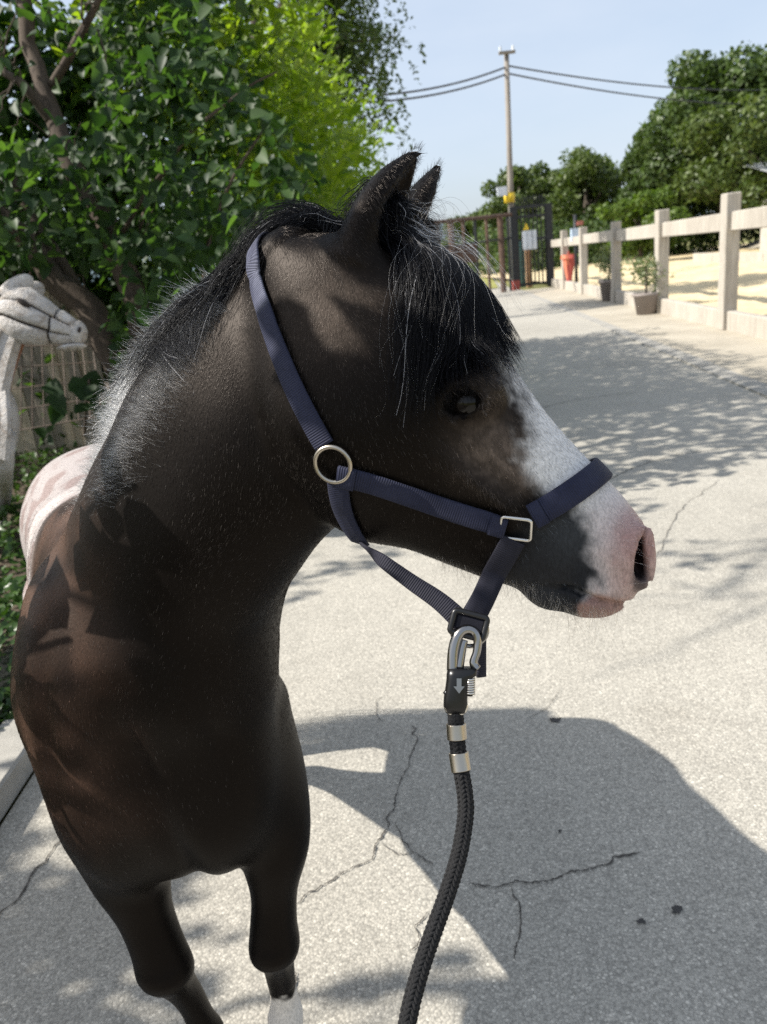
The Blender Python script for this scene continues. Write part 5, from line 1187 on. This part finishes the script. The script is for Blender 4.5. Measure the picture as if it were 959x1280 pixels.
def ribbon(name, P, Nn, wd, mat, parent, th=.0028, tw=None):
    P = np.asarray(P); n = len(P); T = np.gradient(P, axis=0); T /= np.linalg.norm(T, axis=1)[:, None] + 1e-9; Nn = Nn - (Nn * T).sum(1)[:, None] * T; Nn /= np.linalg.norm(Nn, axis=1)[:, None] + 1e-9
    S = np.cross(T, Nn); wd = np.broadcast_to(np.asarray(wd, float), (n,)) / 2; prof = [(-1, 0), (-1.0, .6), (-.9, 1), (-.3, 1.12), (.3, 1.12), (.9, 1), (1.0, .6), (1, 0), (.3, -.1), (-.3, -.1)]; m = len(prof)
    V = np.stack([P + S * (a * wd)[:, None] + Nn * (b * th) for a, b in prof], 1).reshape(-1, 3)
    Fq = [(i * m + k, (i + 1) * m + k, (i + 1) * m + (k + 1) % m, i * m + (k + 1) % m) for i in range(n - 1) for k in range(m)] + [tuple(range(m)), tuple(range((n - 1) * m, n * m))[::-1]]
    o = mesh_np(name, V, Fq, mat, parent, True); s = np.concatenate([[0], np.cumsum(np.linalg.norm(np.diff(P, axis=0), axis=1))])
    uv = o.data.uv_layers.new(name='UVMap'); vi = np.zeros(len(o.data.loops), np.int32); o.data.loops.foreach_get('vertex_index', vi)
    uvs = np.stack([s[vi // m], np.array([a for a, b in prof])[vi % m] * .012], 1); uv.data.foreach_set('uv', uvs.astype(np.float32).ravel())
    return o
def smooth_path(P, it=6):
    P = P.copy()
    for _ in range(it): P[1:-1] = .5 * P[1:-1] + .25 * (P[:-2] + P[2:])
    return P
def surf(pxs, n=40, lift=.003, it=8):
    q = cat_rom(np.array(pxs, float), n); P = trace_px(q[:, 0], q[:, 1]); P = smooth_path(P, it); P = project(P, lift, 2); return P, normals(P)
def mirror(P): L = (P - HA) @ HAX.T; L[:, 2] *= -1; return HA + L @ HAX
halter = empty('halter', tuple(PX(418, 578, .76))); tag(halter, 'navy blue webbing halter with steel rings on the pony head', 'halter')
# crown strap: near side from the ring over the poll, far side mirrored
P1, N1 = surf([(408, 556), (392, 528), (368, 480), (345, 422), (328, 372), (320, 338), (322, 322)], 50, .004)
topL = ((P1[-1] - HA) @ HAX.T); farP = mirror(P1)[::-1]
cP = PX(385, 420, .93); a0 = P1[-1] - cP; 
arc = []
over_px = [(322, 322), (330, 306)]
A_ = P1[-1]; B_ = project(mirror(P1)[-1:], .004, 4)[0]; nrm_ = (PX(330, 300, .92) - cP); nrm_ /= np.linalg.norm(nrm_)
for t_ in np.linspace(0, 1, 16)[1:-1]:
    arc.append(A_ * (1 - t_) + B_ * t_ + nrm_ * .05 * math.sin(math.pi * t_))
arc = project(np.array(arc), .004, 6)
full = np.concatenate([P1, arc, project(farP, .004, 4)]); full = smooth_path(full, 10); full = project(full, .004, 2); full = smooth_path(full, 3)
nn_ = normals(full); i0 = 30
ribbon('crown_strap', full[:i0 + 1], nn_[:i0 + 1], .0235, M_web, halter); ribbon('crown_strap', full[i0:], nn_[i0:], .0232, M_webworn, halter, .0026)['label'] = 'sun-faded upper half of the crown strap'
P2, N2 = surf([(424, 592), (470, 604), (530, 625), (590, 645), (634, 657)], 46, .004); chs_ = ribbon('cheek_strap', P2, N2, .0240, M_web, halter)
P2f = project(mirror(P2), .004, 4); ribbon('cheek_strap', P2f, normals(P2f), .0240, M_web, halter)
# keepers (folded, stitched ends)
for a, b in ((0, 6), (39, 45)): 
    q = P2[a:b + 1]; ribbon('keeper', q + N2[a:b + 1] * .0026, N2[a:b + 1], .0248, M_web, chs_, .003)
P3a, N3a = surf([(662, 646), (690, 632), (720, 610), (745, 588)], 24, .004)
LA = ((P3a[0] - HA) @ HAX.T); LB = ((P3a[-1] - HA) @ HAX.T); vc = LA[1] - .004
nb_ = []; 
ph0 = math.atan2(LA[2], LA[1] - vc + .001)
for ph in np.linspace(ph0, -ph0, 60):
    # u falls from the rings to the bridge of the nose
    t_ = (math.cos(ph) - math.cos(ph0)) / (1 - math.cos(ph0)); uu = LA[0] + (LB[0] + .004 - LA[0]) * t_ * 1.0
    q = HA + uu * Hu + (vc + .03 * math.cos(ph)) * Hv + .03 * math.sin(ph) * Hw; nb_.append(q)
nb_ = np.array(nb_); dirs_ = np.stack([math.cos(a) * Hv + math.sin(a) * Hw for a in np.linspace(ph0, -ph0, 60)]); 
for _ in range(60): nb_ = nb_ + dirs_ * np.clip(.004 - sdf(nb_), -.01, .01)[:, None] * .6
nb_ = smooth_path(nb_, 4); nbo_ = ribbon('noseband', nb_, normals(nb_), .0265, M_web, halter, .0042)
for sl in (slice(0, 5), slice(55, 60)): ribbon('keeper', nb_[sl] + normals(nb_[sl]) * .003, normals(nb_[sl]), .0272, M_web, nbo_, .003)
# chin strap: over the jaw then free to the slide
SL = PX(588, 778, .800)
def chin(side):
    q = cat_rom(np.array([(643, 672), (631, 694), (619, 714)], float), 16); P = project(smooth_path(trace_px(q[:, 0], q[:, 1]), 4), .004, 2); N = normals(P)
    if side < 0: P = project(mirror(P), .004, 3); N = normals(P)
    e = SL + (0 if side > 0 else .012) * CF; ctrl = np.array([P[-1], P[-1] * .5 + e * .5 + (0 if side > 0 else 0) * CF - np.array([0, 0, .002]), e]); Q = cat_rom(ctrl, 16)
    PP = np.concatenate([P, Q[1:]]); NN = np.concatenate([N, np.linspace(0, 1, 15)[:, None] * (-CF)[None] + (1 - np.linspace(0, 1, 15))[:, None] * N[-1][None]]); PP = smooth_path(PP, 4); NN = NN * .25 - CF[None] * 1.0
    return PP, NN
Pc, Nc = chin(1); ribbon('chin_strap', Pc, Nc, .0255, M_webdark, halter, .0036)
Pc2, Nc2 = chin(-1); ribbon('chin_strap', Pc2, Nc2, .024, M_webdark, halter, .003)
# throat strap: down the cheek from the ring, then free under the jaw to the slide
P4, N4 = surf([(424, 600), (428, 628), (438, 654), (452, 674)], 24, .004); ribbon('throat_strap', P4, N4, .0235, M_web, halter)
e0_ = P4[-1]; P5 = cat_rom([e0_, PX(476, 699, .83), PX(512, 726, .82), PX(550, 752, .81), SL + (-.008) * CR], 30)
tw_ = np.linspace(0, 1, 30); NN = -CF[None] * sstep(.0, .5, tw_)[:, None] + N4[-1][None] * (1 - sstep(0, .5, tw_))[:, None] + CU[None] * .5 * (1 - tw_)[:, None]
ribbon('throat_strap', P5, NN, np.interp(tw_, [0, .08, .25, 1], [.018, .010, .014, .0225]), M_webdark, halter, .0026)
# rings
M_steel = NT('brushed_steel'); M_steel = M_steel.done(M_steel.bsdf((.62, .60, .56), .24, 1.0, .5)); M_gun = NT('dark_chrome'); M_gun = M_gun.done(M_gun.bsdf((.30, .29, .28), .16, 1.0, .5)); M_brass = NT('worn_steel'); M_brass = M_brass.done(M_brass.bsdf((.42, .38, .32), .3, 1.0, .5))
def ring_at(px, py, lift, R1, R2, r, mat, name, ang=0, parent=halter):
    c = project(trace_px([px], [py]), lift, 3); n = normals(c)[0]; c = c[0]; a = CR * math.cos(ang) + CU * math.sin(ang); a = a - (a @ n) * n; a /= np.linalg.norm(a); b = np.cross(n, a)
    return MB().torus(c, a, b, R1, R2, r, 40, 10).build(name, mat, parent, True)
ring_at(419, 578, .007, .0195, .0195, .0026, M_brass, 'cheek_ring')
def square_ring(c, a, b, w_, h_, r, mat, name, parent):
    pts = []
    for (sx, sy) in ((1, 1), (-1, 1), (-1, -1), (1, -1)):
        for k in range(5):
            th = math.atan2(sy, sx) + (k - 2) / 4 * math.pi / 2; rc_ = min(w_, h_) * .3
            pts.append(c + a * (sx * (w_ - rc_) + rc_ * math.cos(th)) + b * (sy * (h_ - rc_) + rc_ * math.sin(th)))
    pts.append(pts[0]); pts.append(pts[1]); m = MB(); m.tube(pts, r, 8, False); return m.build(name, mat, parent, True)
c = project(trace_px([646], [656]), .006, 3); n = normals(c)[0]; c = c[0]; a = CR * .985 + CU * .10; a = a - (a @ n) * n; a /= np.linalg.norm(a); b = np.cross(n, a)
square_ring(c, a, b, .0155, .0135, .0019, M_steel, 'nose_ring', halter)
cf = mirror(np.array([c]))[0]; square_ring(cf, mirror(np.array([c + a]))[0] - cf, mirror(np.array([c + b]))[0] - cf, .0155, .0135, .0019, M_steel, 'nose_ring', halter)
cfr = mirror(project(trace_px([419], [578]), .007, 3))[0]; nfr = normals(np.array([cfr]))[0]; a2 = Hu - (Hu @ nfr) * nfr; a2 /= np.linalg.norm(a2); MB().torus(cfr, a2, np.cross(nfr, a2), .0195, .0195, .0026, 30, 8).build('cheek_ring', M_brass, halter, True)
# black slide, tail of the strap, dark lower ring
M_blackp = simple('black_slide', (.012, .012, .013), .35, .2, .2, 30)
dwn = np.array([.0, 0, -1.]) ; dimg = -CU
A1 = CR * .95 + CU * -.25; A1 /= np.linalg.norm(A1); A2 = np.cross(A1, -CF); A2 /= np.linalg.norm(A2)
q = PX(586, 781, .793)
square_ring(q, A1, A2, .0175, .0115, .0032, M_blackp, 'slide', halter)
MB().box(PX(587, 780, .795), (.030, .016, .006), ax=np.stack([A1, A2, -CF]), bev=.002).build('slide_fold', M_webdark, halter)
MB().torus(PX(587, 788, .807), CR, CU, .0185, .0165, .0024, 32, 8).build('lower_ring', M_gun, halter, True)
Pt_ = np.stack([PX(601, y, .817) for y in np.linspace(795, 846, 8)]); ribbon('strap_tail', Pt_, np.tile(-CF + .6 * CR, (8, 1)), .012, M_webdark, halter, .0028)
# ---------------- lead rope
lead = empty('lead_rope', tuple(PX(575, 850, .77))); tag(lead, 'black braided lead rope with a steel panic snap hanging from the halter', 'lead rope')
snap = []
ZS = .792
def q2(x, y, dz=0): return PX(x, y, ZS + dz)
# shackle: rounded loop of chromed steel
lp = cat_rom([q2(566, 838), q2(567, 815), q2(572, 796), q2(581, 787), q2(592, 789), q2(597, 800), q2(596, 815), q2(592, 828), q2(596, 836)], 40)
MB().tube(lp, np.interp(np.linspace(0, 1, 40), [0, .2, .5, .8, 1], [.0062, .0060, .0048, .0042, .0048]), 12).build('snap_hook', M_gun, lead, True)
MB().tube(cat_rom([q2(574, 835), q2(578, 812), q2(581, 800)], 12), np.linspace(.005, .0035, 12), 10).build('hook_bar', M_gun, lead, True)
M_body = NT('black_zinc'); M_body = M_body.done(M_body.bsdf((.035, .035, .036), .32, .85, .5))
bd = MB(); prof = [(835, 578, .0150, .010), (843, 577, .0155, .011), (848, 573, .0122, .011), (862, 571, .0120, .0105), (872, 569.5, .0122, .010), (882, 569.5, .0125, .0095), (890, 569.5, .0105, .008)]; n_ = 16; V = []
for y, x, a_, b_ in prof:
    for k in range(n_): th = 2 * math.pi * k / n_; ca, sa = math.cos(th), math.sin(th); V.append(q2(x, y) + CR * a_ * np.sign(ca) * abs(ca) ** .6 + (-CF) * b_ * np.sign(sa) * abs(sa) ** .6)
bd.add(V, [(i * n_ + k, i * n_ + (k + 1) % n_, (i + 1) * n_ + (k + 1) % n_, (i + 1) * n_ + k) for i in range(len(prof) - 1) for k in range(n_)] + [tuple(range(n_))[::-1], tuple(range((len(prof) - 1) * n_, len(prof) * n_))]); sb_ = bd.build('snap_body', M_body, lead, True)
MB().tube([q2(560, 862, -.003), q2(558.5, 866, -.003), q2(560, 871, -.003)], [.002, .004, .002], 8).build('release_lug', M_body, sb_, True)
th = np.linspace(0, 7 * 2 * math.pi, 120); MB().tube(np.stack([q2(588, 848 + 20 * a / th[-1], -.006) + .0042 * (math.cos(a) * CR - math.sin(a) * CF) for a in th]), .0011, 6).build('spring', M_steel, sb_, True)
MB().tube([q2(588, 846, -.006), q2(588, 870, -.006)], .0026, 8).build('spring_pin', M_body, sb_, True)
MB().add(*[[q2(571, 848, -.0125), q2(577, 848, -.0125), q2(577, 858, -.0125), q2(581, 858, -.0125), q2(574, 867, -.0125), q2(567, 858, -.0125), q2(571, 858, -.0125)], [(0, 6, 5, 4, 3, 2, 1)]]).build('arrow_mark', M_gun, sb_)
MB().torus(q2(570.5, 884, -.004), CR, CU, .0095, .0065, .003, 24, 8).build('rope_eye', M_steel, lead, True)
# braided rope
RP = cat_rom([q2(569, 884, 0), q2(570, 900, 0), q2(572, 930, -.002), q2(576, 960, -.006), q2(581, 990, -.012), q2(582, 1020, -.022), q2(574, 1068, -.04), q2(558, 1120, -.06), q2(540, 1170, -.078), q2(522, 1225, -.095), q2(510, 1275, -.11), q2(500, 1340, -.125), q2(480, 1440, -.15), q2(455, 1580, -.19)], 700)
sl_ = np.concatenate([[0], np.cumsum(np.linalg.norm(np.diff(RP, axis=0), axis=1))]); T = np.gradient(RP, axis=0); T /= np.linalg.norm(T, axis=1)[:, None]
Nr = []; Nv = -CF
for i in range(len(RP)): Nv = Nv - (Nv @ T[i]) * T[i]; Nv /= np.linalg.norm(Nv); Nr.append(Nv)
Nr = np.array(Nr); Br = np.cross(T, Nr)
M_rope = simple('black_rope', (.011, .011, .012), .8, 0, .4, 300, .3, .5, 1500)
rp = MB(); rr_ = .0060; pitch = .058
for d_ in (1, -1):
    for k in range(12):
        ph = d_ * sl_ / pitch * 2 * math.pi + 2 * math.pi * k / 12 + (0 if d_ > 0 else math.pi / 12)
        wv_ = .0010 * np.sin(sl_ / pitch * 2 * math.pi * 6 + (k % 2) * math.pi * (1) + (0 if d_ > 0 else math.pi))
        R_ = rr_ + wv_; rp.tube((RP + R_[:, None] * (np.cos(ph)[:, None] * Nr + np.sin(ph)[:, None] * Br))[::3], .0018, 6, True)
rp.tube(RP[::6], rr_, 10)
o = rp.build('rope', M_rope, lead, True); o['kind'] = 'stuff'
MB().tube(RP[0:60], np.linspace(.0080, .0084, 60), 14).build('rope_sleeve', M_rope, lead, True)
for y0, y1, x0, x1 in ((905, 924, 571, 571.5), (941, 964, 574, 577)):
    i0 = int(np.argmin(np.abs(PROJ(RP)[:, 1] - y0))); i1 = int(np.argmin(np.abs(PROJ(RP)[:, 1] - y1))); seg = RP[i0:i1 + 1]; m_ = len(seg)
    MB().tube(seg, np.full(m_, .0102), 22).build('ferrule', M_brass, lead, True)
